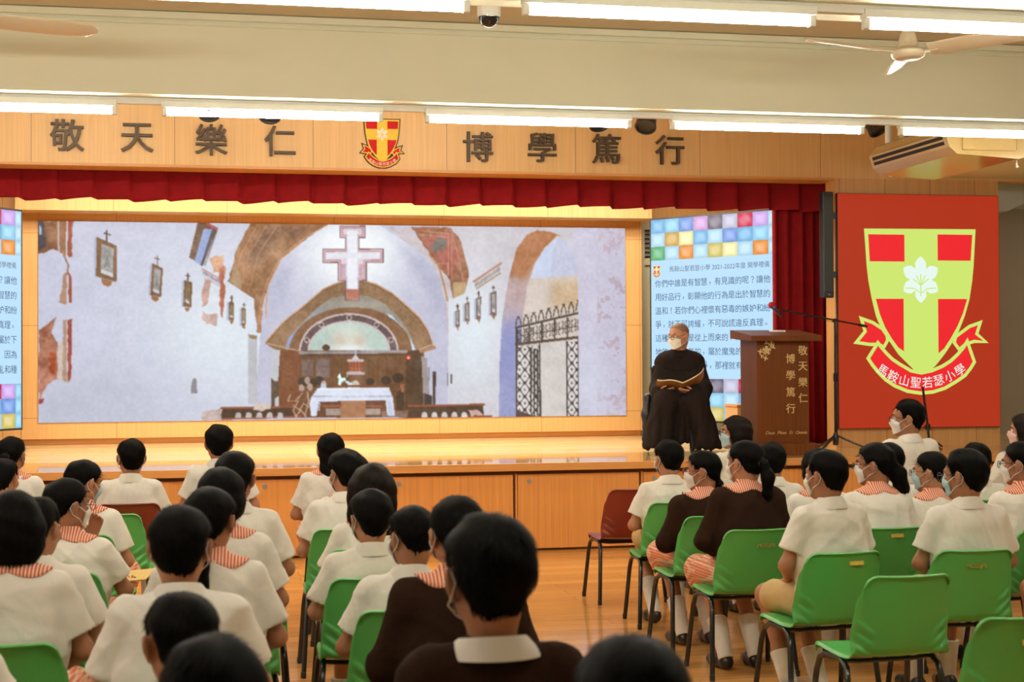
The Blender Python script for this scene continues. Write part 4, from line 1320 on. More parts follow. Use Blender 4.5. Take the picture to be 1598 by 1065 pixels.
    for k, c in ((0, (206, 150, 104)), (12, (190, 132, 96)), (26, (200, 140, 100))): line([(386 + k * 1.2, 350), (360 + k, 398), (349 + k, 446)], 1.3, c, 12)
    line([(398, 495), (400, 450), (420, 405), (450, 381)], 2.0, (206, 150, 108), 10); line([(387, 517), (391, 470), (402, 436), (422, 399), (452, 376), (482, 357)], 1.6, (196, 150, 116), 10)
    # right arch fresco
    poly([(588, 354), (632, 356), (660, 372), (690, 440), (684, 471), (678, 466), (670, 430), (652, 403), (615, 377)], (206, 196, 202), 12, .3)
    poly([(625, 354), (688, 356), (706, 377), (718, 428), (711, 458), (692, 467), (687, 438), (668, 414), (644, 382)], (158, 104, 78), 34, .5)
    poly([(640, 372), (690, 365), (702, 400), (690, 432), (664, 404)], (172, 98, 84), 26, .6); poly([(654, 385), (672, 369), (682, 376), (680, 388), (662, 396)], (120, 112, 106), 16, .3)
    for p in (((688, 358), (700, 400), (708, 440)), ((690, 370), (690, 440)), ((684, 368), (684, 430)), ((640, 360), (690, 366)), ((636, 366), (684, 371)), ((660, 412), (684, 412))): line(list(p), 1.2, (206, 150, 130), 8)
    poly([(692, 440), (714, 440), (711, 458), (692, 467)], (190, 160, 118), 18, .6); line([(654, 398), (668, 414), (676, 440), (683, 470)], 3.0, (186, 140, 98), 14)
    line([(680, 470), (684, 520)], 1.5, (206, 176, 168), 14)
    # right wall
    wallr = [(684, 471), (712, 458), (718, 428), (708, 380), (690, 347), (977, 347), (977, 662), (690, 662)]
    poly([(684, 468), (692, 467), (711, 458), (718, 428), (704, 375), (688, 354), (690, 345), (977, 345), (977, 662), (684, 662)], (206, 202, 210), 6)
    rw = inside([(684, 468), (692, 467), (711, 458), (718, 428), (704, 375), (688, 354), (790, 345), (770, 662), (684, 662)])
    glow(725, 520, 60, 100, (228, 238, 248), .95, rw)
    poly([(725, 440), (770, 410), (768, 424), (730, 452)], (206, 198, 198), 16, .2); line([(725, 440), (770, 411)], 3, (190, 130, 108)); line([(730, 451), (768, 427)], 3, (176, 156, 136))
    for i in range(17): line([(728 + i * 2.4, 444 - i * 1.6), (728.6 + i * 2.4, 448 - i * 1.6)], 1, (110, 110, 116))
    for (x, y, w, hh) in ((699, 497, 6, 27), (714.5, 487, 7, 31), (733, 481, 8, 36), (757, 474, 10, 39)):
        station([(x - w / 2, y - hh / 2 + 3), (x + w / 2, y - hh / 2), (x + w / 2, y + hh / 2), (x - w / 2, y + hh / 2 - 1)], [(x - w * .25, y - hh * .36), (x + w * .25, y - hh * .38), (x + w * .25, y + hh * .36), (x - w * .25, y + hh * .34)],
                [(x, y - hh / 2 - 8), (x, y - hh / 2), (x - 2, y - hh / 2 - 5), (x + 2, y - hh / 2 - 5)], [(x - w * .3, y + hh / 2), (x + w * .35, y + hh / 2), (x + 1, y + hh / 2 + 6)], fr=(120, 96, 88), im=(170, 170, 168))
    # big right-hand archway and gate
    arch_o = [(766, 662), (767, 570), (771, 500), (781, 440), (795, 388), (812, 367), (828, 360), (850, 362), (866, 368), (880, 378), (889, 395), (896, 430), (898, 662)]
    arch_i = [(804, 662), (804, 500), (812, 450), (824, 412), (840, 388), (862, 368), (874, 372), (884, 386), (890, 410), (898, 440), (898, 662)]
    poly(arch_o, (196, 170, 166), 12)
    ring_ = (inside(arch_o) & ~inside(arch_i)).astype(float)
    soft([(760, 430), (795, 380), (812, 355), (880, 355), (866, 375), (845, 390), (826, 412), (810, 436)], (184, 124, 84), 5, 1.0, 16, ring_)
    soft([(750, 680), (750, 505), (815, 500), (815, 680)], (152, 156, 198), 14, 1.0, 10, ring_); glow(785, 545, 30, 60, (146, 152, 204), .7, inside(arch_o) & ~inside(arch_i))
    poly(arch_i, (214, 200, 190), 10)
    poly([(818, 434), (826, 412), (842, 388), (864, 369), (854, 395), (851, 434)], (204, 216, 244), 5); poly([(851, 434), (854, 395), (864, 369), (880, 378), (889, 395), (896, 430)], (198, 202, 226), 8)
    soft([(851, 440), (905, 440), (905, 485), (850, 480)], (206, 176, 140), 7, .9, 14, inside(arch_i).astype(float)); glow(826, 470, 22, 30, (222, 210, 202), .7, inside(arch_i))
    poly([(834, 536), (878, 536), (878, 660), (834, 660)], (212, 206, 202), 9)
    iron = (70, 62, 58)
    for i in range(9):
        x = 798 + i * 12.4; y = 509 - i * 2.9
        line([(x - 4.5, y + 1 - .8), (x - 3, y - 9), (x, y - 13 - i * .3), (x + 3, y - 9.4), (x + 4.5, y - .2)], 1.7, iron); line([(x - 2, y - 13.6 - i * .3), (x + 2, y - 14 - i * .3)], 1.8, iron)
    line([(794, 512), (898, 489)], 3.2, iron); line([(794, 538), (898, 527)], 4.2, (88, 74, 66)); line([(794, 526), (898, 509)], 1.4, iron)
    for i in range(10):
        x = 799 + i * 10.6
        for k in (0, 1):
            y0 = 519 - i * 1.8 + k * (12.5 - i * .28)
            for s in (-1, 1):
                line([(x + s * 3.6, y0 - 4), (x + s * 1.6, y0 - 3), (x + s * 1.6, y0 + 3), (x + s * 3.6, y0 + 4)], 1.5, iron)
        if i % 2 == 0: line([(x - 5, 512 - i * 1.9), (x - 5, 536 - i * 1.1)], 2.4, iron)
    g = inside([(795, 540), (833, 540), (834, 652), (795, 652)]) | inside([(878, 535), (898, 534), (898, 652), (878, 652)])
    gx, gy = X / 8.6 * 2 * PI, Y / 10.5 * 2 * PI
    lat1 = (np.abs(np.sin(gx / 2)) + .9 * np.abs(np.sin(gy / 2)) < .62) | (np.abs(np.cos(gx / 2) + np.cos(gy / 2) * .9) < .28)
    put(g, (222, 216, 214), 8); put(g & lat1, iron, 6)
    put(g & (np.abs(Y - 596) > 200), iron); put(inside([(816, 545), (833, 545), (834, 655), (818, 650)]) & (np.sin(gx * 1.6) > -.2), iron, 8)
    for p in ([(795, 512), (795, 660)], [(833, 538), (834, 660)], [(878, 534), (878, 660)], [(897, 530), (897, 660)]): line(p, 2.4, iron)
    poly([(795, 640), (834, 654), (834, 661), (795, 661)], (86, 72, 66), 8)
    # right pier with worn plaster
    pier = [(898, 345), (977, 345), (977, 662), (898, 662), (897, 500), (896, 430), (886, 380)]
    poly(pier, (206, 202, 222), 7); pm = inside(pier)
    put(pm & (n1 + n2 * .9 + (X - 935) / 90 > .18) & (X > 930), (198, 184, 200), 30, .35); put(pm & (n2 + n3 * .8 > .30) & (X > 928), (160, 130, 140), 30, .45)
    put(pm & (n1 - n2 > .34) & (X > 930), (206, 184, 166), 20, .4); glow(915, 600, 30, 60, (214, 218, 236), .7, pm)
    # lower arch (brown) and conch
    arch2 = [(398, 534), (412, 517), (424.6, 503), (440, 490), (457, 477), (487, 451), (510, 441), (531, 436), (550, 438), (571, 444.5), (595, 458), (615, 475), (638, 496), (651, 515), (660, 540), (640, 552), (630, 560), (440, 560), (420, 550), (402, 540)]
    poly(arch2, (146, 112, 80), 20); line(arch2[:15], 2.0, (206, 160, 120), 8); line([(x, y + 3) for x, y in arch2[:15]], 1.0, (110, 76, 54))
    conch = [(426, 550), (432, 530), (446, 512), (462, 496), (478, 480), (498, 466), (528, 460), (556, 462), (582, 474), (606, 496), (622, 520), (634, 550)]
    poly(conch, (150, 144, 134), 14); cm = inside(conch)
    glow(440, 528, 16, 16, (150, 166, 236), .95, cm); glow(470, 492, 22, 14, (160, 172, 200), .6, cm); glow(548, 476, 60, 8, (176, 170, 156), .6, cm)
    poly([(540, 483), (560, 481), (590, 492), (614, 518), (624, 550), (600, 550)], (150, 110, 78), 14, .2)
    poly([(585, 489), (593, 492), (612, 512), (626, 534), (632, 548), (626, 547), (616, 528), (604, 512)], (200, 224, 255), 4)
    def half(cx, cy, rx, ry): return (((X - cx) / rx) ** 2 + ((Y - cy) / ry) ** 2 < 1) & (Y < cy)
    put(half(530, 549, 96, 69), (132, 92, 62), 16); put(half(527, 549, 78, 60), (206, 190, 190), 5); put(half(527, 549, 75, 57), (98, 78, 82), 12)
    put(half(527, 549, 65, 48.5), (206, 190, 190), 5); put(half(527, 549, 62, 46), (182, 204, 196), 12)
    hm = half(527, 549, 62, 46); glow(528, 530, 28, 26, (222, 228, 216), .9, hm); glow(512, 532, 12, 12, (214, 178, 158), .6, hm); glow(543, 534, 10, 12, (214, 178, 158), .6, hm); glow(528, 545, 26, 6, (236, 244, 250), .9, hm)
    for a in (20, 52, 90, 128, 160):
        cx, cy = 527 + 70 * math.cos(math.radians(a)), 549 - 53 * math.sin(math.radians(a))
        d2 = (X - cx) ** 2 + (Y - cy) ** 2; put(d2 < 20, (206, 190, 190), 4); put(d2 < 9, (104, 76, 76), 8)
    put(((X - 491) / 6) ** 2 + ((Y - 543) / 5) ** 2 < 1, (96, 54, 46), 6)
    # choir panelling
    poly([(416, 547), (645, 547), (648, 652), (410, 652)], (112, 76, 48), 16); poly([(418, 546), (450, 546), (450, 640), (418, 640)], (124, 74, 46), 12); poly([(616, 548), (641, 548), (645, 640), (616, 640)], (84, 60, 42), 10)
    poly([(406, 546), (420, 546), (417, 596), (406, 590)], (196, 200, 208), 8); line([(400, 536), (440, 546), (452, 548)], 2, (190, 160, 130)); line([(640, 549), (662, 543)], 5, (176, 130, 96)); line([(638, 546), (662, 537)], 1.5, (214, 190, 170))
    line([(451, 551), (617, 549)], 4.5, (156, 146, 150), 20); line([(451, 555), (617, 554)], 2.5, (84, 60, 46))
    poly([(453, 561), (471, 561), (471, 588), (453, 586)], (122, 98, 92), 18); poly([(476, 560), (497, 560), (497, 590), (476, 588)], (126, 104, 100), 18)
    for i in range(8): line([(502 + i * 14, 560), (502 + i * 14, 600)], 1.2, (92, 60, 38))
    for x, y, rr in ((456, 596, 9), (470, 598, 8), (480, 594, 8), (560, 596, 7), (585, 594, 8), (604, 590, 9)): put((X - x) ** 2 + ((Y - y) * 1.2) ** 2 < rr * rr, (62, 46, 38), 12)
    for x, y in ((453, 606), (466, 604), (487, 600), (462, 594)): put((X - x) ** 2 / 20 + (Y - y) ** 2 / 36 < 1, (178, 152, 140), 12)
    poly([(602, 612), (613, 606), (613, 640), (602, 640)], (72, 54, 42), 12); poly([(608, 600), (614, 600), (613, 612), (609, 612)], (170, 104, 76), 10)
    put((X - 620.5) ** 2 + (Y - 558.5) ** 2 < 14, (236, 64, 40), 4); put((X - 620.5) ** 2 + (Y - 559) ** 2 < 3, (255, 220, 190), 2)
    # doorways left and right
    poly([(371, 522), (385, 524), (385, 632), (371, 630)], (190, 192, 198), 8); poly([(371, 522), (385, 524), (384, 530), (374, 528)], (150, 120, 90), 8)
    poly([(406, 590), (418, 600), (418, 640), (406, 652)], (92, 74, 58), 12); poly([(412, 622), (418, 618), (418, 640), (411, 642)], (196, 200, 206), 6)
    poly([(641, 556), (650, 560), (656, 640), (645, 640)], (160, 150, 150), 10); poly([(659, 580), (664, 580), (664, 640), (659, 640)], (74, 58, 50), 8); line([(653, 574), (653, 594)], 1.4, (96, 90, 92)); poly([(645, 614), (658, 618), (658, 640), (645, 640)], (66, 58, 56), 8)
    line([(683, 583), (683, 602)], 1.5, (96, 92, 96)); line([(689, 586), (689, 598)], 3, (70, 62, 62))
    poly([(285, 602), (287, 592), (290, 589), (293, 592), (294, 614), (285, 614)], (142, 136, 146), 8)
    # tabernacle, flowers, altar
    poly([(527, 563), (547, 563), (547, 582), (527, 582)], (166, 88, 58), 18); line([(526, 563), (548, 563)], 4, (206, 188, 190)); line([(525, 583), (549, 583)], 5, (196, 178, 178)); poly([(531, 561), (537, 553), (543, 561)], (214, 206, 210), 6); line([(537, 546), (537, 556)], 2, (176, 196, 222))
    for i in range(4): line([(530 + i * 5, 565), (530 + i * 5, 580)], 1, (110, 56, 40))
    poly([(528, 586), (546, 586), (546, 606), (528, 606)], (124, 88, 66), 8); put(((X - 537) / 7.5) ** 2 + ((Y - 606) / 12) ** 2 < 1, (206, 192, 176), 6)
    fl = ((X - 520) / 12) ** 2 + ((Y - 593) / 12) ** 2 < 1
    put(fl & (n3 + n2 * .6 > -.12), (150, 190, 168), 30); put(fl & (n3 > .10), (236, 250, 250), 6); put((((X - 524) / 8) ** 2 + ((Y - 601) / 6) ** 2 < 1) & (n3 > -.1), (206, 232, 240), 10)
    line([(505, 603), (582, 603)], 3, (128, 74, 52)); poly([(484, 598), (490, 598), (492, 606), (482, 606)], (196, 206, 222), 8)
    poly([(486, 624), (580, 624), (582, 652), (486, 652)], (104, 66, 46), 16); poly([(514, 624), (552, 624), (553, 652), (513, 652)], (168, 118, 84), 10); line([(487, 634), (514, 634)], 3, (160, 90, 66)); line([(552, 634), (578, 634)], 3, (160, 90, 66))
    poly([(491, 638), (513, 638), (513, 648), (491, 648)], (166, 146, 136), 14); poly([(553, 638), (576, 638), (576, 648), (553, 648)], (166, 146, 136), 14); poly([(578, 642), (626, 642), (626, 652), (578, 652)], (136, 104, 92), 12)
    poly([(478, 606), (590, 606), (596, 622), (599, 649), (587, 649), (584, 625), (480, 627), (476, 650), (468, 650), (465, 630), (468, 620)], (222, 228, 246), 7)
    line([(469, 619), (595, 619)], 2.0, (178, 182, 196), 40); line([(478, 607), (590, 606)], 1.2, (244, 248, 255)); poly([(587, 626), (592, 626), (598, 649), (588, 649)], (198, 206, 232), 6); poly([(480, 628), (482, 628), (481, 641), (479, 641)], (190, 196, 220), 5)
    # pews and stand
    for x0, x1, y0 in ((332, 438, 637), (622, 740, 634)):
        poly([(x0, y0), (x1, y0 - 2), (x1 + 2, 652), (x0 - 4, 655)], (78, 56, 42), 10); line([(x0 - 2, y0), (x1 + 2, y0 - 2)], 3, (150, 84, 60)); line([(x0 - 8, 654), (x1 + 14, 650)], 3, (150, 90, 70))
        for i in range(5): xx = x0 + 24 + i * 16; poly([(xx - 5, 652), (xx - 4, 645), (xx, 643), (xx + 4, 645), (xx + 5, 652)], (206, 196, 196), 20)
    poly([(302, 640), (330, 638), (330, 655), (300, 656)], (190, 168, 164), 34, .8); poly([(716, 640), (735, 640), (742, 650), (722, 650)], (196, 160, 150), 34, .9); poly([(385, 628), (405, 632), (405, 640), (380, 640)], (206, 190, 180), 20, .9)
    line([(430, 611), (462, 612)], 2.6, (130, 78, 56)); 
    for p in ([(436, 616), (432, 626), (444, 626), (454, 614)], [(462, 612), (464, 626), (458, 650)], [(440, 632), (450, 640), (456, 630), (466, 636)], [(444, 650), (452, 640), (460, 650)], [(448, 626), (440, 640), (446, 652)]): line(p, 2.0, (196, 160, 140), 14)
    # plain cross hung in the arch (stand-in: bordered panels only)
    def cross(dx, col, tex=4):
        for (x0, y0, x1, y1) in ((514, 354, 551, 370), (522, 354, 542, 468), (487, 390, 579.5, 409), (511, 402, 553, 437)):
            poly([(x0 + dx, y0 + dx), (x1 - dx, y0 + dx), (x1 - dx, y1 - dx), (x0 + dx, y1 - dx)], col, tex)
    cross(-1.6, (112, 84, 96)); cross(-.3, (206, 178, 186)); cross(2.2, (196, 132, 142), 8); cross(3.4, (226, 214, 224), 8)
    poly([(524, 360), (540, 360), (540, 462), (524, 462)], (236, 240, 250), 5); poly([(492, 395), (575, 395), (575, 404), (492, 404)], (230, 232, 242), 6)
    poly([(515, 412), (522, 412), (522, 432), (515, 432)], (196, 168, 186), 16); poly([(542, 412), (549, 412), (549, 432), (542, 432)], (206, 170, 186), 16)
    poly([(522, 452), (542, 452), (542, 468), (522, 468)], (190, 122, 104), 12)
    B = blur(C, 1); C = B * .75 + C * .25 + (n3 * 7 + n2 * 3)[..., None]
    return np.clip(C, 0, 255)
px = chapel_picture()
nx, nz = px.shape[:2]
lin = px / 255.0
lin = np.where(lin <= .04045, lin / 12.92, ((lin + .055) / 1.055) ** 2.4)
WX, HZ = SX1 - SX0, SZ1 - SZ0
t = thing('led_wall', 'large LED wall showing a chapel interior with a hanging cross', 'screen', ((SX0 + SX1) / 2, 16.24, SZ0))
gx = np.linspace(-WX / 2, WX / 2, nx); gz = np.linspace(HZ, 0, nz)
V = np.zeros((nx, nz, 3)); V[..., 0] = gx[:, None]; V[..., 1] = -.012; V[..., 2] = gz[None, :]
ii, jj = np.meshgrid(np.arange(nx - 1), np.arange(nz - 1), indexing='ij')
a = (ii * nz + jj).ravel()
Fq = np.stack([a, a + 1, a + nz + 1, a + nz], 1)
me = np_mesh('chapel_picture', V.reshape(-1, 3), Fq, vcol_emis('led_picture', .95), False)
ca = me.color_attributes.new('picture', 'FLOAT_COLOR', 'POINT')
ca.data.foreach_set('color', np.concatenate([lin, np.ones((nx, nz, 1))], -1).astype(np.float32).ravel())
link('chapel_picture', me, t)
mb = MB(); mb.box(-WX / 2 + .001, WX / 2 - .001, -.010, .10, .001, HZ - .001); mb.obj('cabinet', M_BLACK, t, False)

# ------------------------------------------------------------------ lamps, fans, ceiling fittings
TUBE_PROTO = None
def tube_light(x, y, z, label):
    global TUBE_PROTO
    if TUBE_PROTO is not None:
        return copy_thing(TUBE_PROTO, (x, y, z), 0, label)
    t = thing('fluorescent_light', label, 'ceiling light', (x, y, z), 0, 'fluorescent tube lights under the beams')
    L = 1.42
    mb = MB(); mb.box(0, L, -.035, .035, .030, .075, 0, .006); mb.obj('housing', M_HOUS, t, False)
    mb = MB(); mb.tube([(.035, 0, 0), (L - .035, 0, 0)], .0175, 14); mb.obj('tube', M_TUBE, t)
    for xx in (.018, L - .018):
        mb = MB(); mb.box(xx - .016, xx + .016, -.020, .020, -.022, .032, 0, .005); mb.obj('lamp_holder', M_HOUS, t, False)
    TUBE_PROTO = t
    return t
ordn = ['first', 'second', 'third', 'fourth', 'fifth', 'sixth', 'seventh']
R1 = [-3.742, -2.047, -.352, 1.343, 3.038, 4.720, 6.41]
for i, x in enumerate(R1):
    if i < 1: lab = 'fluorescent light under the front beam, out of frame to the left'
    elif i == 1: lab = 'lit tube light under the front beam left of the character 天'
    elif i == 2: lab = 'lit tube light under the front beam above the characters 樂 and 仁'
    elif i == 3: lab = 'lit tube light under the front beam between the crest and 篤'
    elif i == 4: lab = 'lit tube light under the front beam right of the character 行'
    elif i == 5: lab = 'lit tube light under the front beam just in front of the air conditioner'
    else: lab = 'tube light under the front beam, beyond the right frame edge'
    tube_light(x, 9.66, 3.235, lab)
labs2 = ['tube light on the near beam, out of frame to the left', 'tube light on the near beam above the fan blade on the left', 'lit tube light cut by the top edge, left of the security camera', 'lit tube light cut by the top edge, right of the security camera', 'lit tube light on the near beam above the ceiling fan', 'tube light on the near beam, out of frame to the right']
for i, lab in enumerate(labs2): tube_light(-3.62 + 1.66 * i, 6.55, 3.235, lab)
for i in range(4): tube_light(-3.742 + 1.695 * i, 11.4, 3.925, 'added unseen tube light behind the front beam, brightening the fascia')  # extra lamps, added out of sight to lift the fascia brightness
for r, yy in enumerate((3.35,)):  # extra row outside the frame, added to brighten the hall
    for i in range(6):
        tube_light(-3.6 + 1.66 * i, yy, 3.235, 'added unseen tube light above the near rows, brightening the hall')
for x0, x1, yy in ((-3.742, 7.9, 9.66), (-3.62, 6.2, 6.55)):
    mb = MB(); mb.box(x0, x1, yy - .022, yy + .022, 3.285, 3.3245); tag(mb.obj('cable_trunking', M_HOUS, None, False), 'white cable trunking linking the %s row of tube lights' % ('front' if yy > 8 else 'near'), 'trunking')

def stage_lamp(x, y, z, label, rz):
    t = thing('stage_spotlight', label, 'spotlight', (x, y, z), rz, 'black stage spotlights')
    mb = MB(); mb.lathe([(0, -.13), (.05, -.13), (.075, -.09), (.085, 0), (.088, .10), (.094, .105), (.094, .125), (.082, .125), (.078, .11), (0, .10)], (0, 0, 0), 20)
    b = mb.obj('lamp_body', M_BLACK, t); b.rotation_euler = (math.radians(145), 0, 0)
    mb = MB(); mb.tube([(-.10, 0, 0), (-.11, 0, .08), (-.06, 0, .17), (.06, 0, .17), (.11, 0, .08), (.10, 0, 0)], .008, 8); mb.tube([(0, 0, .17), (0, 0, 3.996 - z)], .012, 8)
    mb.obj('yoke', M_BLACK, t)
    return t
stage_lamp(-.077, 12.3, 3.755, 'black stage spotlight above the character 樂', .2)
stage_lamp(.426, 12.3, 3.75, 'black stage spotlight above the character 仁', -.1)
stage_lamp(3.21, 12.3, 3.755, 'black stage spotlight above the character 篤', .1)
stage_lamp(3.66, 12.3, 3.745, 'black stage spotlight above the character 行', -.5)
stage_lamp(5.76, 12.3, 3.77, 'black stage spotlight left of the air conditioner', .5)
stage_lamp(6.15, 11.98, 3.72, 'black stage spotlight half hidden above the air conditioner', .4)

t = thing('security_camera', 'white security camera with dark dome hanging at the top of the picture', 'camera', (1.566, 8.5, 3.598))
mb = MB(); mb.lathe([(.066, .060), (.068, .075), (.070, .16), (.060, .175), (.035, .18), (.030, .25), (.0, .252)], (0, 0, 0), 28); mb.obj('housing', M_HOUS, t)
mb = MB(); mb.lathe([(0, 0), (.02, .003), (.042, .015), (.056, .036), (.061, .062), (.0, .07)], (0, 0, 0), 28); mb.obj('dome', M_DOME, t)
mb = MB(); mb.tube([(-.03, 0, .17), (-.06, 0, .21), (-.08, .0, .2515)], .008, 8); mb.obj('cable', M_BLACK, t)

def fan(x, y, z, a0, label):
    t = thing('ceiling_fan', label, 'fan', (x, y, z), 0, 'three-bladed ceiling fans')
    mb = MB(); mb.lathe([(0, -.062), (.07, -.060), (.092, -.048), (.10, -.030), (.10, -.015), (.085, -.005), (.06, .01), (.055, .045), (.042, .09), (.022, .11), (.0, .112)], (0, 0, 0), 28); mb.obj('motor_housing', M_FANB, t)
    mb = MB(); mb.tube([(0, 0, .10), (0, 0, 3.849 - z)], .013, 10); mb.lathe([(0, 3.80 - z), (.03, 3.80 - z), (.055, 3.845 - z), (.0, 3.848 - z)], (0, 0, 0), 20); mb.obj('down_rod', M_FANB, t)
    for k in range(3):
        a = a0 + k * 2 * PI / 3
        n = 16; P = np.zeros((n, 9, 3))
        for i in range(n):
            u = i / (n - 1); r = .13 + .59 * u
            w = .055 + .012 * math.sin(PI * u * .9)
            if u > .9: w *= math.sqrt(max(.05, 1 - ((u - .9) / .105) ** 2))
            for j in range(9):
                v = -1 + 2 * j / 8
                P[i, j] = (r, v * w, -.018 - v * w * .40 - .010 * (1 - v * v) + .018 * u)
        mb = MB(); mb.grid(P); Q = P.copy(); Q[..., 2] += .004; mb.grid(Q, flip=True)
        for j in (0, 8): mb.grid(np.stack([P[:, j], Q[:, j]], 0))
        for i in (0, n - 1): mb.grid(np.stack([P[i], Q[i]], 0))
        b = mb.obj('blade', M_FANB, t, angle=60); b.rotation_euler = (0, 0, a)
        mb = MB(); mb.box(.07, .19, -.016, .016, -.030, -.022, 0, .003); q = mb.obj('blade_arm', M_FANB, b, False)
    return t
f1 = fan(3.974, 8.0, 3.455, math.radians(72), 'cream ceiling fan near the top right, hub and three blades visible')
mb = MB(); text_into(mb, 'SMC', 0, 0, 0, .030, .001); o = mb.obj('hub_lettering', M_GOLD, f1, False); o.location = (-.025, -.060, .022); o.rotation_euler = (math.radians(-12), 0, math.radians(-20))
fan(-1.30, 8.0, 3.445, math.radians(24), 'cream ceiling fan at top left with one blade tip visible')

# air conditioner
t = thing('air_conditioner', 'ivory ceiling-hung air conditioner with dark louvre slots at upper right', 'air conditioner', (5.52, 10.5, 3.19))
mb = MB()
prof = [(0.02, .21), (0.0, .19), (.035, .085), (.10, .03), (.62, .0), (.86, .06), (.90, .12), (.90, .295), (.12, .295), (.06, .27)]
Ls = 1.36
n = len(prof)
vs = [(x_, y_, z_) for y_ in (0, Ls) for x_, z_ in prof]
mb.add(vs, [tuple(range(n)), tuple(range(2 * n - 1, n - 1, -1))] + [(i, i + n, (i + 1) % n + n, (i + 1) % n) for i in range(n)])
ac = mb.obj('casing', M_AC, t, False)
mb = MB()
for a_, b_ in ((.15, .40), (.55, .80)):
    p0 = Vector((0.0, 0, .19)); p1 = Vector((.035, 0, .085)); d = p1 - p0; nrm = Vector((-.105, 0, -.035)).normalized() * .0015
    q0 = p0 + d * a_ + nrm; q1 = p0 + d * b_ + nrm
    mb.add([(q0.x, .06, q0.z), (q1.x, .06, q1.z), (q1.x, Ls - .05, q1.z), (q0.x, Ls - .05, q0.z), (q0.x + .004, .06, q0.z), (q1.x + .004, .06, q1.z), (q1.x + .004, Ls - .05, q1.z), (q0.x + .004, Ls - .05, q0.z)],
           [(0, 1, 2, 3), (7, 6, 5, 4), (0, 4, 5, 1), (1, 5, 6, 2), (2, 6, 7, 3), (3, 7, 4, 0)])
mb.obj('louvre_slot', M_DARKGAP, t, False)
mb = MB(); mb.box(.14, .60, -.012, .0, .06, .27, 0, .012); mb.obj('end_panel', M_AC, t, False)
mb = MB(); mb.box(.36, .58, -.016, -.012, .17, .235); st_ = mb.obj('rating_label', M_GREYM, t, False)
mb = MB()
for yy in (.15, 1.25): mb.box(.30, .36, yy, yy + .05, .290, .805)
mb.obj('hanger', M_GREYM, t, False)
mb = MB(); mb.tube([(.72, .2, .02), (.72, .2, -.015), (.725, .2, -.03)], .006, 8); mb.ball((.725, .2, -.032), .011, 10); mb.obj('drain_nipple', M_HOUS, t)
mb = MB(); mb.tube([(.25, 1.36, .06), (.25, 1.46, .06), (.25, 1.50, .12), (.25, 1.50, .80)], .03, 12); mb.obj('pipe_sleeve', M_HOUS, t)

# column speaker
t = thing('column_speaker', 'tall black column loudspeaker on the proscenium edge left of the red screen', 'loudspeaker', (5.80, YW - .02, 2.222))
mb = MB(); mb.box(-.055, .055, -.10, .0, 0, 1.03, 0, .008); mb.obj('cabinet', M_BLACK, t, False)
mb = MB(); mb.box(-.048, .048, -.108, -.098, .05, .98, 0, .004); mb.obj('grille', M_SPK, t, False)
mb = MB(); mb.box(.05, .118, -.02, .02, .2, .26); mb.box(.05, .118, -.02, .02, .78, .84); mb.obj('bracket', M_BLACK, t, False)
mb = MB(); mb.box(-.008, .008, -.1095, -.1075, .025, .035); mb.obj('badge', M_GREYM, t, False)

# ------------------------------------------------------------------ lectern
t = thing('lectern', 'dark wooden lectern with gold characters at the right front of the stage', 'lectern', (5.05, 12.92, HS))
mb = MB(); mb.box(-.245, .255, -.22, .22, .10, 1.075, 0, .004); mb.obj('lectern_body', M_LECT, t, False)
mb = MB(); mb.box(-.33, .325, -.27, .27, .0, .105, 0, .006); mb.obj('lectern_base', M_LECT, t, False)
mb = MB()
vs = [(-.33, -.30, 1.040), (.35, -.30, 1.040), (.35, .26, 1.070), (-.33, .26, 1.070), (-.33, -.30, 1.090), (.35, -.30, 1.090), (.35, .26, 1.150), (-.33, .26, 1.150)]
mb.add(vs, [(3, 2, 1, 0), (4, 5, 6, 7), (0, 1, 5, 4), (1, 2, 6, 5), (2, 3, 7, 6), (3, 0, 4, 7)]); mb.obj('lectern_top', M_LECT, t, False)
mb = MB()
for i, ch in enumerate('敬天樂仁'): text_into(mb, ch, .195, -.2215, .955 - i * .145, .094, .002, bold=.008)
for i, ch in enumerate('博學篤行'): text_into(mb, ch, .075, -.2215, .880 - i * .152, .094, .002, bold=.008)
mb.obj('gold_characters', M_GOLD, t, False)
mb = MB(); text_into(mb, 'Deus  Meus  Et  Omnia', .03, -.2215, .205, .042, .0015, width=.40, shear=.35); mb.obj('gold_motto', M_GOLD, t, False)
mb = MB()
def petal(cx, cz, a, L, w, y=-.2225):
    pts = []
    for q in np.linspace(0, 1, 9): pts.append((q * L, w * math.sin(PI * q ** .8)))
    pts += [(q * L, -w * math.sin(PI * q ** .8)) for q in np.linspace(1, 0, 9)[1:-1]]
    ca, sa = math.cos(a), math.sin(a)
    mb.prism([(cx + x_ * ca - z_ * sa, cz + x_ * sa + z_ * ca) for x_, z_ in pts], y - .002, y + .002)
for k in range(5): petal(-.155, .955, PI / 2 + k * 2 * PI / 5, .045, .014)
for k in range(5):
    a = PI / 2 + k * 2 * PI / 5; mb.tube([(-.155 + .040 * math.cos(a + d_), -.223, .955 + .040 * math.sin(a + d_)) for d_ in (-.5, 0, .5)], .0028, 5)
for cx, cz, n_, L in ((-.11, 1.01, 4, .030), (-.155, 1.025, 3, .026), (-.215, .945, 4, .030), (-.165, .885, 4, .028), (-.20, .905, 3, .022), (-.09, .985, 3, .024)):
    for k in range(n_): petal(cx, cz, k * 2 * PI / n_ + cx * 30, L, .007)
mb.tube([(-.11 + .026 * math.cos(a), -.223, 1.015 + .022 * math.sin(a)) for a in np.linspace(0, 2 * PI, 15)[:-1]], .0025, 5, closed=True)
mb.obj('gold_flower', M_GOLD, t, False)
t = thing('desk_pad', 'small white pad lying on top of the lectern', 'pad', (5.13, 13.03, HS + 1.122))
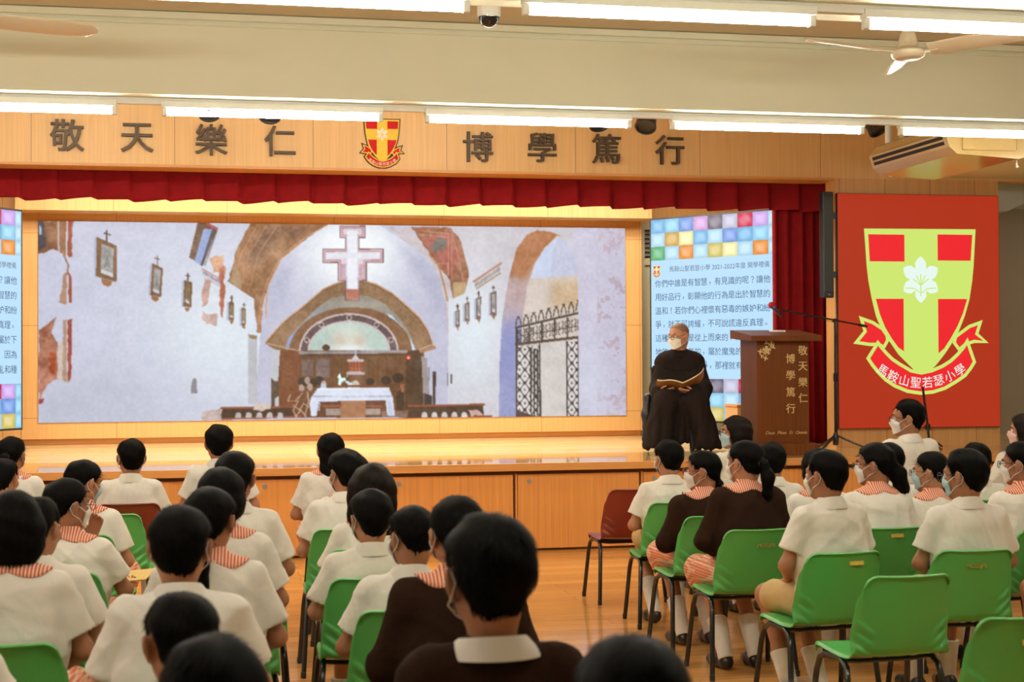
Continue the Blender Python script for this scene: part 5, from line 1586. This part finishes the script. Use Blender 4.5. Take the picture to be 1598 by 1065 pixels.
mb = MB(); mb.box(-.07, .07, -.04, .04, .004, .024, 0, .006); mb.obj('pad', M_HOUS, t)
# small wooden stand seen left of the lectern
t = thing('wooden_stand', 'low wooden box stand on the stage behind the lectern', 'stand', (5.30, 14.0, HS))
mb = MB(); mb.box(-.28, .22, -.18, .18, .06, .40, 0, .006); mb.obj('stand_body', M_PANEL, t, False)
mb = MB(); mb.box(-.29, .23, -.19, .19, .40, .425, 0, .004); mb.box(-.27, .21, -.17, .17, 0, .06); mb.obj('stand_top', M_NOSING, t, False)

# ------------------------------------------------------------------ microphone stands
t = thing('microphone_stand', 'black boom microphone stand on the stage right of the lectern', 'microphone stand', (5.78, 13.2, HS))
mb = MB(); mb.tube([(0, 0, .10), (0, 0, .72)], .0135, 10); mb.tube([(0, 0, .70), (0, 0, 1.23)], .0095, 10); mb.lathe([(.0, .66), (.018, .66), (.02, .70), (.018, .74), (0, .74)], n=14); mb.obj('pole', M_BLKMET, t)
for k in range(3):
    a = math.radians(-20 + 120 * k)
    mb = MB(); mb.tube([(.02 * math.cos(a), .02 * math.sin(a), .14), (.10 * math.cos(a), .10 * math.sin(a), .10), (.31 * math.cos(a), .31 * math.sin(a), .012)], .010, 8); mb.obj('leg', M_BLKMET, t)
mb = MB(); mb.lathe([(0, .05), (.025, .05), (.030, .08), (.030, .13), (.018, .17), (0, .17)], n=14); mb.obj('hub', M_BLKMET, t)
mb = MB(); mb.tube([(-.56, 0, 1.345), (-.02, 0, 1.248), (.32, 0, 1.187)], .0085, 8); mb.lathe([(0, -.03), (.016, -.03), (.018, 0), (.016, .03), (0, .03)], (0, 0, 1.244), 12, axis='y'); mb.tube([(.24, 0, 1.201), (.33, 0, 1.185)], .013, 8); mb.obj('boom', M_BLKMET, t)
mb = MB(); mb.tube([(.01, -.012, .12), (.016, -.016, .5), (.012, -.014, 1.0), (0.0, -.015, 1.22), (-.25, -.012, 1.28), (-.50, -.012, 1.33)], .003, 6); mb.obj('cable', M_BLACK, t)
t = thing('microphone', 'black handheld microphone with red foam head held by the boom stand', 'microphone', (5.19, 13.2, HS + 1.335))
mb = MB(); mb.tube([(-.030, 0, .030), (.0, 0, .0), (.055, 0, -.058)], [.017, .015, .011], 14); mb.obj('handle', M_BLACK, t)
mb = MB(); mb.ball((-.050, 0, .052), (.030, .030, .032), 18); mb.obj('foam_windscreen', M_REDSP, t)
mb = MB(); mb.tube([(-.036, 0, .037), (-.024, 0, .025)], .0215, 14); mb.obj('colour_ring', M_BLUEB, t)
t = thing('microphone_stand', 'black straight microphone stand in front of the red screen, leaning slightly', 'microphone stand', (6.745, 13.2, HS))
mb = MB(); mb.tube([(0, 0, .05), (-.012, 0, .20), (-.064, 0, .60)], .0115, 10); mb.obj('pole', M_BLKMET, t)
mb = MB(); mb.lathe([(0, .18), (.022, .18), (.026, .20), (.024, .24), (0, .24)], (-.012, 0, 0), 12); mb.ball((-.045, -.01, .21), .016, 10); mb.obj('clutch', M_BLKMET, t)
for k in range(3):
    a = math.radians(30 + 120 * k)
    mb = MB(); mb.tube([(0, 0, .09), (.12 * math.cos(a), .12 * math.sin(a), .06), (.22 * math.cos(a), .22 * math.sin(a), .012)], .009, 8); mb.obj('leg', M_BLKMET, t)

# ------------------------------------------------------------------ the man on the stage
def seated_friar():
    global NP
    x0, y0 = 4.262, 13.30
    t = thing('person', 'seated man in long dark robe and white mask reading an open book on the stage', 'person', (x0, y0, HS), PI - .28)
    hs = 1.10
    # local frame: +y towards the hall, +x = picture left
    C = np.array([.010, .06, 1.096]); R = _rot(-math.radians(10), 0, math.radians(-46))
    neck = np.array([.0, .015, .925])
    J = {1: dict(sh=(.158, .01, .846), el=(.205, .10, .610), wr=(.205, .365, .585)), -1: dict(sh=(-.158, .01, .846), el=(-.215, .10, .610), wr=(-.120, .385, .578))}
    P = [p.xf(R, C) for p in head_prims(hs)]
    P.append(Cone(C + R @ np.array([0, -.022, -.06]) * hs, neck, .052, .054, .03))
    P.append(Cone((0, .0, .85), (0, 0, .53), .10, .115, .06))
    for s in (-1, 1):
        j = J[s]
        P.append(Cone((s * .05, .0, .875), j['sh'], .05, .05, .05)); P.append(Cone(j['sh'], j['el'], .05, .04, .03)); P.append(Cone(j['el'], j['wr'], .038, .026, .02))
        P.append(Cone((s * .08, 0, .53), (s * .12, .42, .50), .09, .06, .05)); P.append(Cone((s * .12, .42, .50), (s * .12, .40, .10), .058, .036, .03))
        P.append(Cone((s * .12, .40, .10), (s * .12, .40, .05), .035, .03, .02)); P.append(Cone((s * .12, .40, .05), (s * .13, .54, .04), .03, .026, .02))
    P += hand_prims(J[1]['wr'], (-.95, .22, .06), (0, .55, -1), -1, .25, 1.12)
    P += hand_prims(J[-1]['wr'], (.95, .22, .06), (0, .55, -1), 1, .25, 1.12)
    sdf_obj('body', P, .0062, M_SKIN, t)
    HV, HF = hair_mesh('shaved', 71, hs, M_STUB, strands=0)
    link('hair', np_mesh('hair', HV @ R.T + C, HF, M_STUB), t)
    def hp(v): return tuple(R @ (np.array(v) * hs) + C)
    for s in (-1, 1):
        mb = MB(); mb.ball((0, 0, 0), .0125, 14); mb.ball((0, .0052, -.001), (.0068, .0078, .0068), 12, 1)
        e = mb.obj('eye', [M_EYE, M_IRIS], t); e.matrix_local = Matrix.Translation(hp((s * .031, .0715, .005))) @ Matrix(R.tolist()).to_4x4()
        mb = MB(); mb.tube([hp((s * (.016 + .030 * q), .0875 - .016 * q * q, .025 + .005 * math.sin(PI * q * .8))) for q in np.linspace(0, 1, 6)], [.0016, .0024, .0026, .0022, .0018, .001], 6); mb.obj('eyebrow', M_HAIR, t)
    # robe
    T = []
    for s in (-1, 1):
        j = J[s]
        T.append(Cone((s * .07, .0, .53), (s * .085, -.005, .70), .135, .125, .08)); T.append(Cone((s * .085, -.005, .70), (s * .085, .0, .84), .125, .098, .08))
        T.append(Cone((s * .045, .0, .872), j['sh'], .056, .062, .05)); T.append(Cone(j['sh'], j['el'], .064, .076, .05))
        w = np.array(j['el']) * .18 + np.array(j['wr']) * .82
        T.append(Cone(j['el'], w, .076, .060, .04))
        T.append(Cone(np.array(j['el']) + (0, .02, -.02), w + (s * .015, -.02, -.045), .070, .052, .04))
        T.append(Cone((s * .09, .02, .54), (s * .130, .42, .50), .125, .088, .10))
        T.append(Cone((s * .130, .425, .49), (s * .20, .46, .115), .085, .098, .09))
        T.append(Cone((s * .21, .12, .42), (s * .27, .16, .14), .070, .085, .09))
        T.append(Cone((s * .17, .40, .44), (s * .29, .34, .10), .07, .075, .08))
    T.append(Cone((0, .35, .45), (0, .37, .15), .07, .075, .08)); T.append(Cone((0, .0, .90), (0, .01, .945), .075, .066, .04))
    def cut(P_, D):
        z = P_[..., 2]; x = P_[..., 0]
        return np.maximum(D, (.085 + .03 * np.sin(x * 9 + 1)) - z)
    D, lo = sdf_grid(T, .0095, cut); V, F = surface_nets(D, lo, .0095)
    N = vnormals(V, F)
    low = smoothstep((.56 - V[:, 2]) / .3); f1 = np.sin(V[:, 0] * 46 + 2.2 * np.sin(V[:, 2] * 5) + V[:, 1] * 14) + .5 * np.sin(V[:, 0] * 83 + V[:, 2] * 7)
    V = V + N * (low * f1 * .0105)[:, None] + N * folds(V, 12, .005, 4.0)[:, None]
    link('robe', np_mesh('robe', V, F, M_ROBE), t)
    # shoulder cape with its own edge, rolled hood collar
    K = [Cone((s * .045, .004, .872), J[s]['sh'], .070, .076, .05) for s in (-1, 1)] + [Cone((s * .08, .0, .84), (s * .085, .004, .72), .120, .137, .07) for s in (-1, 1)] + [Cone((0, .0, .90), (0, .01, .935), .08, .072, .04)]
    sdf_obj('shoulder_cape', K, .0085, M_ROBE, t, extra=lambda P_, D: np.maximum(D, (.765 + .55 * P_[..., 0] ** 2 * 2.0) - P_[..., 2]), fold=(31, .003, 5.0))
    mb = MB(); pts = []
    for a in np.linspace(0, 2 * PI, 33)[:-1]:
        b = .5 + .5 * math.cos(a)   # 1 at front
        pts.append((neck[0] + (.082 + .012 * (1 - b)) * math.sin(a), neck[1] + .004 + (.078 if b > .5 else .098) * math.cos(a), neck[2] + .000 - .020 * b + .026 * (1 - b)))
    mb.tube(pts, [.021 + .012 * (.5 - .5 * math.cos(a)) for a in np.linspace(0, 2 * PI, 33)[:-1]], 12, closed=True); mb.obj('hood_collar', M_ROBE, t)
    for s in (-1, 1):
        mb = MB(); mb.tube([(s * .12, .40, q) for q in (.045, .10, .2, .3)], [.044, .050, .056, .06], 16); mb.obj('trouser_leg', M_BLACK, t)
        o = link('shoe', shoe_mesh(), t); o.location = (s * .12, .40, 0); o.scale = (1.15, 1.15, 1.1); o.rotation_euler = (0, 0, -s * .12)
    # mask and glasses
    HP = head_prims(hs); nu, nv = 25, 9
    Q = np.zeros((nu, nv, 3)); Dr = np.zeros((nu, nv, 3))
    for i in range(nu):
        u = -1 + 2 * i / (nu - 1); a = u * 1.12
        for j in range(nv):
            v = j / (nv - 1); hh = 1 - .40 * abs(u) ** 1.6
            Q[i, j] = (.14 * math.sin(a), .02 + .13 * math.cos(a), -.050 + (v - .5) * .100 * hh); Dr[i, j] = (-math.sin(a), -math.cos(a), 0)
    Q = trace(HP, Q.reshape(-1, 3) * hs, Dr.reshape(-1, 3)).reshape(nu, nv, 3)
    for _ in range(3): Q[1:-1, 1:-1] = .5 * Q[1:-1, 1:-1] + .125 * (Q[:-2, 1:-1] + Q[2:, 1:-1] + Q[1:-1, :-2] + Q[1:-1, 2:])
    outer = Q - Dr * .011 * hs; inner = Q - Dr * .0055 * hs
    ring = np.concatenate([outer, inner[:, ::-1], outer[:, :1]], 1)
    mb = MB(); mb.grid([[hp(np.array(p) / hs) for p in row] for row in ring]); mo = mb.obj('face_mask', M_MASKW, t, angle=60)
    mb = MB()
    for s in (-1, 1):
        i = 0 if s < 0 else nu - 1
        for j in (0, nv - 1):
            p0 = outer[i, j] / hs
            mb.tube([hp(q) for q in (p0, (s * .078, .015, p0[2] * .6 + (.012 if j else -.006)), (s * .082, -.024, .018 if j else -.030), (s * .077, -.034, -.004))], .0017, 5)
    mb.obj('ear_loop', M_MASKW, mo)
    mb = MB()
    for s in (-1, 1):
        mb.tube([hp((s * .032 + .024 * math.cos(a), .107 - .035 * abs(s * .032 + .024 * math.cos(a)), .003 + .017 * math.sin(a))) for a in np.linspace(0, 2 * PI, 21)[:-1]], .0020, 6, closed=True)
        mb.tube([hp((s * .055, .097, .008)), hp((s * .074, .07, .010)), hp((s * .081, .0, .012)), hp((s * .080, -.02, .004))], .0019, 6)
    mb.tube([hp((-.009, .106, .006)), hp((0, .108, .008)), hp((.009, .106, .006))], .0018, 6); mb.obj('glasses', M_FRAME, t)
    # the book he holds
    b = thing('open_book', 'open book with brown cover held by the robed man on the stage', 'book', (x0 - .10, y0 - .390, HS + .625), PI - .28)
    # local +x = picture left
    def leaf(side, lift, L, thick, z0, n=10, dep=.155):
        P_ = np.zeros((n, 2, 3))
        for i in range(n):
            u = i / (n - 1); xx = side * L * u * math.cos(lift * u); zz = L * u * math.sin(lift * u) + .022 * math.sin(PI * min(1, u * 1.2)) * (1 if z0 > 0 else .9)
            P_[i, 0] = (xx, -dep * .5, zz + z0 - .040); P_[i, 1] = (xx, dep * .5, zz + z0 + .045)
        m = MB(); m.grid(P_); Q_ = P_.copy(); Q_[..., 2] -= thick; m.grid(Q_, flip=True)
        for j in (0, 1): m.grid(np.stack([P_[:, j], Q_[:, j]], 0))
        for i in (0, n - 1): m.grid(np.stack([P_[i], Q_[i]], 0))
        return m
    leaf(1, .12, .232, .009, .0).obj('pages', M_PAPER, b, angle=60); leaf(-1, .62, .235, .008, .0).obj('pages', M_PAPER, b, angle=60)
    leaf(1, .12, .238, .003, -.0095, dep=.165).obj('cover', M_COVER, b, angle=60); leaf(-1, .62, .241, .003, -.0085, dep=.165).obj('cover', M_COVER, b, angle=60)
    # black chair under him
    c = thing('folding_chair', 'black chair under the seated man in the robe on the stage', 'chair', (x0 + .02, y0 + .03, HS), PI)
    mb = MB(); mb.box(-.21, .21, -.22, .18, .415, .445, 0, .012); mb.obj('seat', M_BLACK, c, False)
    mb = MB(); mb.box(-.20, .20, -.265, -.245, .62, .82, 0, .008); mb.obj('backrest', M_BLACK, c, False)
    for s in (-1, 1):
        mb = MB(); mb.tube([(s * .225, .20, .01), (s * .222, -.02, .40), (s * .215, -.25, .80)], .012, 8); mb.obj('leg', M_BLKMET, c)
        mb = MB(); mb.tube([(s * .262, -.22, .01), (s * .240, -.10, .22), (s * .232, .12, .41)], .012, 8); mb.obj('leg', M_BLKMET, c)
    # coat hanging down over the chair's side
    k = thing('dark_coat', 'dark coat hanging down at the left side of the robed man', 'coat', (x0 - .30, y0 + .02, HS))
    T = [Cone((-.0, .02, .52), (-.02, .0, .36), .035, .045, .04), Cone((-.02, 0, .36), (-.035, -.02, .16), .042, .030, .04), Cone((-.035, -.02, .16), (-.015, -.02, .045), .030, .022, .03), Cone((.0, .02, .52), (.10, .04, .54), .035, .03, .03)]
    sdf_obj('coat_fabric', T, .008, M_BLACK, k, fold=(5, .004, 8.0))
seated_friar()

# ------------------------------------------------------------------ the audience
W_, B_, PK_ = M_MASKW, M_MASKB, M_MASKP
def seatof(x, y, rz, col, who): return chair(x, y, rz, col, ('green' if col == 'green' else 'dark red') + ' plastic chair under the ' + who)
A = []
def sit(x, y, zt, kind, hair, label, who, col='green', cx=None, crz=0, **kw):
    ppl = person(x, y, zt, kind, hair, label, **kw)
    dx = kw.get('dx', 0); dy = kw.get('dy', .03)
    c = seatof((x - dx) if cx is None else cx, y - dy, kw.get('rz', 0) + crz, col, who)
    return ppl, c

# right-hand block
chair(2.72, 9.70, 2, 'red', 'empty dark red plastic chair at the front, left end of right block')
sit(2.74, 8.80, 1.14, 'boy', 'short', 'boy in white shirt on the frontmost occupied aisle chair of the right block', 'frontmost boy beside the aisle', yaw=14, pitch=4, tuck=.30, mask=W_, rz=-2)
sit(2.70, 8.02, 1.125, 'girl_sweater', 'lowpony', 'girl in brown sweater and red glasses, facing left toward the aisle', 'girl in red glasses', yaw=62, pitch=4, tuck=.24, mask=W_, glasses=M_FRAMER, rz=4, cx=2.68)
_, c = sit(2.71, 7.36, 1.22, 'girl_sweater', 'pony', 'girl in brown sweater with black ponytail, right of the girl in red glasses', 'ponytailed girl in brown sweater', yaw=30, pitch=2, tuck=.26, mask=W_, rz=2, cx=2.69)
stencil(c, 'MOSSJPS')
_, c = sit(2.77, 6.44, 1.22, 'boy', 'short', 'boy in white shirt and khaki shorts with bare knee by the aisle', 'boy in khaki shorts with bare knee', yaw=18, pitch=3, tuck=.18, mask=W_, rz=13, crz=-7, cx=2.73)
stencil(c, None, True, u=.045, z=.725)
c = chair(2.70, 5.70, 3, 'green', 'empty green plastic chair behind the boy in khaki shorts')
stencil(c, None)
c = chair(2.68, 4.74, -2, 'green', 'empty green plastic chair cut off at the lower right corner'); stencil(c, None, True, u=.0)
sit(3.50, 9.68, 1.25, 'teacher', 'long', 'woman with long black hair and blue mask in front of the lectern', 'long-haired woman in front of the lectern', 'red', yaw=66, mask=B_, glasses=M_FRAME, rz=12)
sit(3.39, 8.72, 1.12, 'boy', 'short', 'boy in white shirt just below the lectern, right of the brown ponytail girl', 'boy just below the lectern', yaw=-8, rz=2)
sit(3.40, 8.03, 1.120, 'girl', 'shortbob', 'girl in white blouse mostly hidden behind the boy in khaki shorts', 'girl hidden behind the boy in khaki shorts', yaw=5)
_, c = sit(3.40, 7.27, 1.20, 'girl', 'halfpony', 'girl with glasses, loose half ponytail and orange collar right of the khaki boy', 'girl with loose half ponytail', yaw=48, pitch=3, mask=W_, glasses=M_FRAME, rz=4, cx=3.36)
stencil(c, None, True, u=.02, z=.735)
sit(4.03, 8.43, 1.122, 'boy', 'short', 'boy in white shirt showing behind the girl with loose half ponytail', 'boy behind the half-ponytail girl', yaw=10)
sit(4.59, 9.30, 1.36, 'man', 'short', 'man in white shirt with glasses seated below the red crest screen', 'man below the red screen', 'red', yaw=58, pitch=2, mask=W_, glasses=M_FRAME, hs=1.08, rz=8, seat=.45, shoulder=.98)
sit(3.94, 7.70, 1.117, 'girl', 'lowpony', 'girl with glasses and hair clips left of the boy in glasses', 'girl with hair clips', yaw=46, pitch=2, mask=B_, glasses=M_FRAME, rz=4)
_, c = sit(3.43, 6.38, 1.21, 'boy', 'thick', 'boy with glasses and blue mask, white shirt, third column from the aisle', 'boy with glasses and blue mask', yaw=40, pitch=4, mask=B_, glasses=M_FRAME, rz=-2, cx=3.36)
stencil(c, 'MOSSJPS', u=.0, z=.70)
sit(4.65, 8.49, 1.11, 'boy', 'short', 'boy in white shirt half hidden behind the boy with glasses', 'boy behind the boy with glasses', yaw=-5)
_, c = sit(4.09, 7.00, 1.21, 'girl', 'longpony', 'girl with long ponytail and orange collar at the right edge', 'long-ponytail girl at the right edge', yaw=42, pitch=3, mask=W_, glasses=M_FRAME, rz=3, cx=4.10)
stencil(c, 'MOSSJPS', True, u=-.08, z=.735)
sit(5.37, 9.15, 1.26, 'teacher', 'long', 'woman with pink mask at the right picture edge', 'woman with pink mask', 'red', yaw=60, mask=PK_)
sit(4.02, 6.28, 1.20, 'boy', 'short', 'child at the right edge with only a knee in the picture', 'child at the right edge showing only a knee', yaw=5)
sit(.636, 2.25, 1.215, 'boy', 'short', 'dark head cut off at the bottom edge right of the boy in brown', 'dark head at the bottom edge', strands=1500)
sit(.600, 1.50, 1.300, 'boy', 'short', 'sliver of dark head at the very bottom, lower right of centre', 'lowest dark head at bottom', strands=900)

# middle column
sit(.71, 9.57, 1.18, 'girl', 'behindears', 'girl with shoulder-length black hair at the front before the stage, centre', 'girl with shoulder-length hair', 'red', cx=.78)
sit(.76, 8.72, 1.10, 'girl', 'bob', 'girl facing left, mostly hidden beside the front girl of the middle column', 'half-hidden girl facing left', yaw=45, mask=W_, pitch=5)
sit(.66, 7.88, 1.165, 'boy', 'thick', 'boy in white shirt and mask in the middle column, third from the stage', 'third boy of the middle column', yaw=24, mask=W_, pitch=6)
sit(.72, 7.05, 1.155, 'girl', 'long', 'girl with long straight brown hair in the middle column', 'girl with long straight hair', yaw=-6, hmat=M_HAIR2, cx=.68, hs=1.10)
sit(.62, 6.16, 1.10, 'boy', 'thick', 'boy in white shirt leaning, directly below the long-haired girl', 'boy below the long-haired girl', yaw=14, pitch=10, hs=.97, mask=W_)
sit(.69, 5.38, 1.115, 'boy', 'crop', 'boy in white shirt with cropped hair, left of the brown-sweater girl', 'crop-haired boy in the middle column', yaw=26, pitch=8, mask=W_, dx=.03, hs=.98, strands=900)
sit(.72, 4.52, 1.23, 'girl_sweater', 'lowpony', 'girl in brown sweater with orange collar behind the nearest boy', 'brown-sweater girl behind the nearest boy', yaw=10, mask=W_, strands=900)
sit(.575, 3.15, 1.314, 'boy_sweater', 'short', 'boy in dark brown sweater with white collar, largest head at bottom centre', 'boy in dark brown sweater', yaw=4, pitch=2, hs=1.12, mask=W_, h=.007, strands=2200, rz=3, skin=M_SKIN2)

# left block, inner column
sit(.0, 9.72, 1.23, 'boy', 'thick', 'boy in white shirt at the front, left of centre below the chapel pews', 'front boy left of centre', 'red', yaw=4)
sit(.07, 6.61, 1.25, 'boy', 'short', 'tall boy in white shirt, upper body clear against the stage front', 'tall boy clear against the stage front', yaw=-8)
sit(.01, 5.90, 1.23, 'girl', 'shortbob', 'girl with short hair and orange collar behind the tall boy', 'short-haired girl behind the tall boy', yaw=-14, skin=M_SKIN2)
sit(-.03, 5.17, 1.22, 'girl', 'longpony', 'girl with waist-long black ponytail and orange collar, left of centre', 'girl with waist-long ponytail', yaw=-16, pitch=2, rz=-4, strands=1200)
sit(-.11, 4.35, 1.235, 'boy', 'short', 'boy in white shirt with both ears showing, left of the long ponytail', 'boy left of the long ponytail', yaw=-4, mask=W_, strands=1400)
sit(-.09, 3.56, 1.11, 'boy', 'crop', 'boy with close-cropped hair low at the bottom left of centre', 'close-cropped boy at the bottom', yaw=16, pitch=6, strands=1500)
sit(-.01, 2.62, 1.175, 'girl', 'shortbob', 'out-of-focus dark head at the bottom edge, left of centre', 'blurred dark head at the bottom', strands=1800)

# left block, outer columns
sit(-.54, 9.54, 1.16, 'boy', 'short', 'boy in white shirt on a red chair at the front left', 'boy at the front left', 'red', yaw=12, mask=W_)
chair(-.60, 8.90, -6, 'green', 'empty green plastic chair behind the front left boy')
sit(-.69, 7.92, 1.14, 'girl', 'lowpony', 'girl with blue mask turned right, below the front left boy', 'girl with blue mask turned right', yaw=-40, pitch=14, mask=B_, rz=-10, cx=-.67)
sit(-.64, 6.58, 1.15, 'girl', 'lowpony', 'girl in black glasses touching her white mask, far left', 'girl touching her mask', yaw=-46, pitch=4, mask=W_, glasses=M_FRAME, rz=-8, h=.007, cx=-.64,
    hand=[(-1, (-.16, .20, .64), (.055, .235, .870), (.30, -.25, .90), (-.2, .95, .2), 1, .5), (1, (.235, .06, .66), (.20, .22, .635), (.05, .95, .1), (.1, 0, -1), 1, .35)])
sit(-.66, 5.72, 1.15, 'boy', 'crop', 'boy with cropped hair and white shirt behind the girl in black glasses', 'crop-haired boy behind the girl in glasses', yaw=-20, rz=-6)
sit(-.66, 5.03, 1.23, 'girl', 'bob', 'girl with chin-length bob and orange collar at the left edge', 'bob-haired girl at the left edge', yaw=-4, rz=-4, hmat=M_HAIR, strands=1400)
sit(-.70, 3.75, 1.22, 'boy', 'short', 'child cut off at the lower left corner, only a white shoulder showing', 'child cut off at the lower left corner')
sit(-1.28, 9.72, 1.18, 'girl', 'pony', 'girl with ponytail at the front, far left edge', 'ponytailed girl at the far left', 'red', yaw=-12, mask=W_)
sit(-1.20, 8.80, 1.10, 'boy', 'crop', 'boy with visible ear at the left edge below the far-left ponytail girl', 'boy at the left edge below the ponytail girl', yaw=-20)

# yellow booklet resting on the empty green chair
b = thing('booklet', 'yellow booklet held low beside the girl in black glasses', 'booklet', (-.395, 6.885, .645), math.radians(-18))
mb = MB(); mb.add([(-.10, -.07, 0), (.10, -.07, .02), (.10, .07, .05), (-.10, .07, .03), (-.10, -.07, .006), (.10, -.07, .026), (.10, .07, .056), (-.10, .07, .036)], [(3, 2, 1, 0), (4, 5, 6, 7), (0, 1, 5, 4), (1, 2, 6, 5), (2, 3, 7, 6), (3, 0, 4, 7)])
mb.obj('cover', M_BOOKY, b, False)
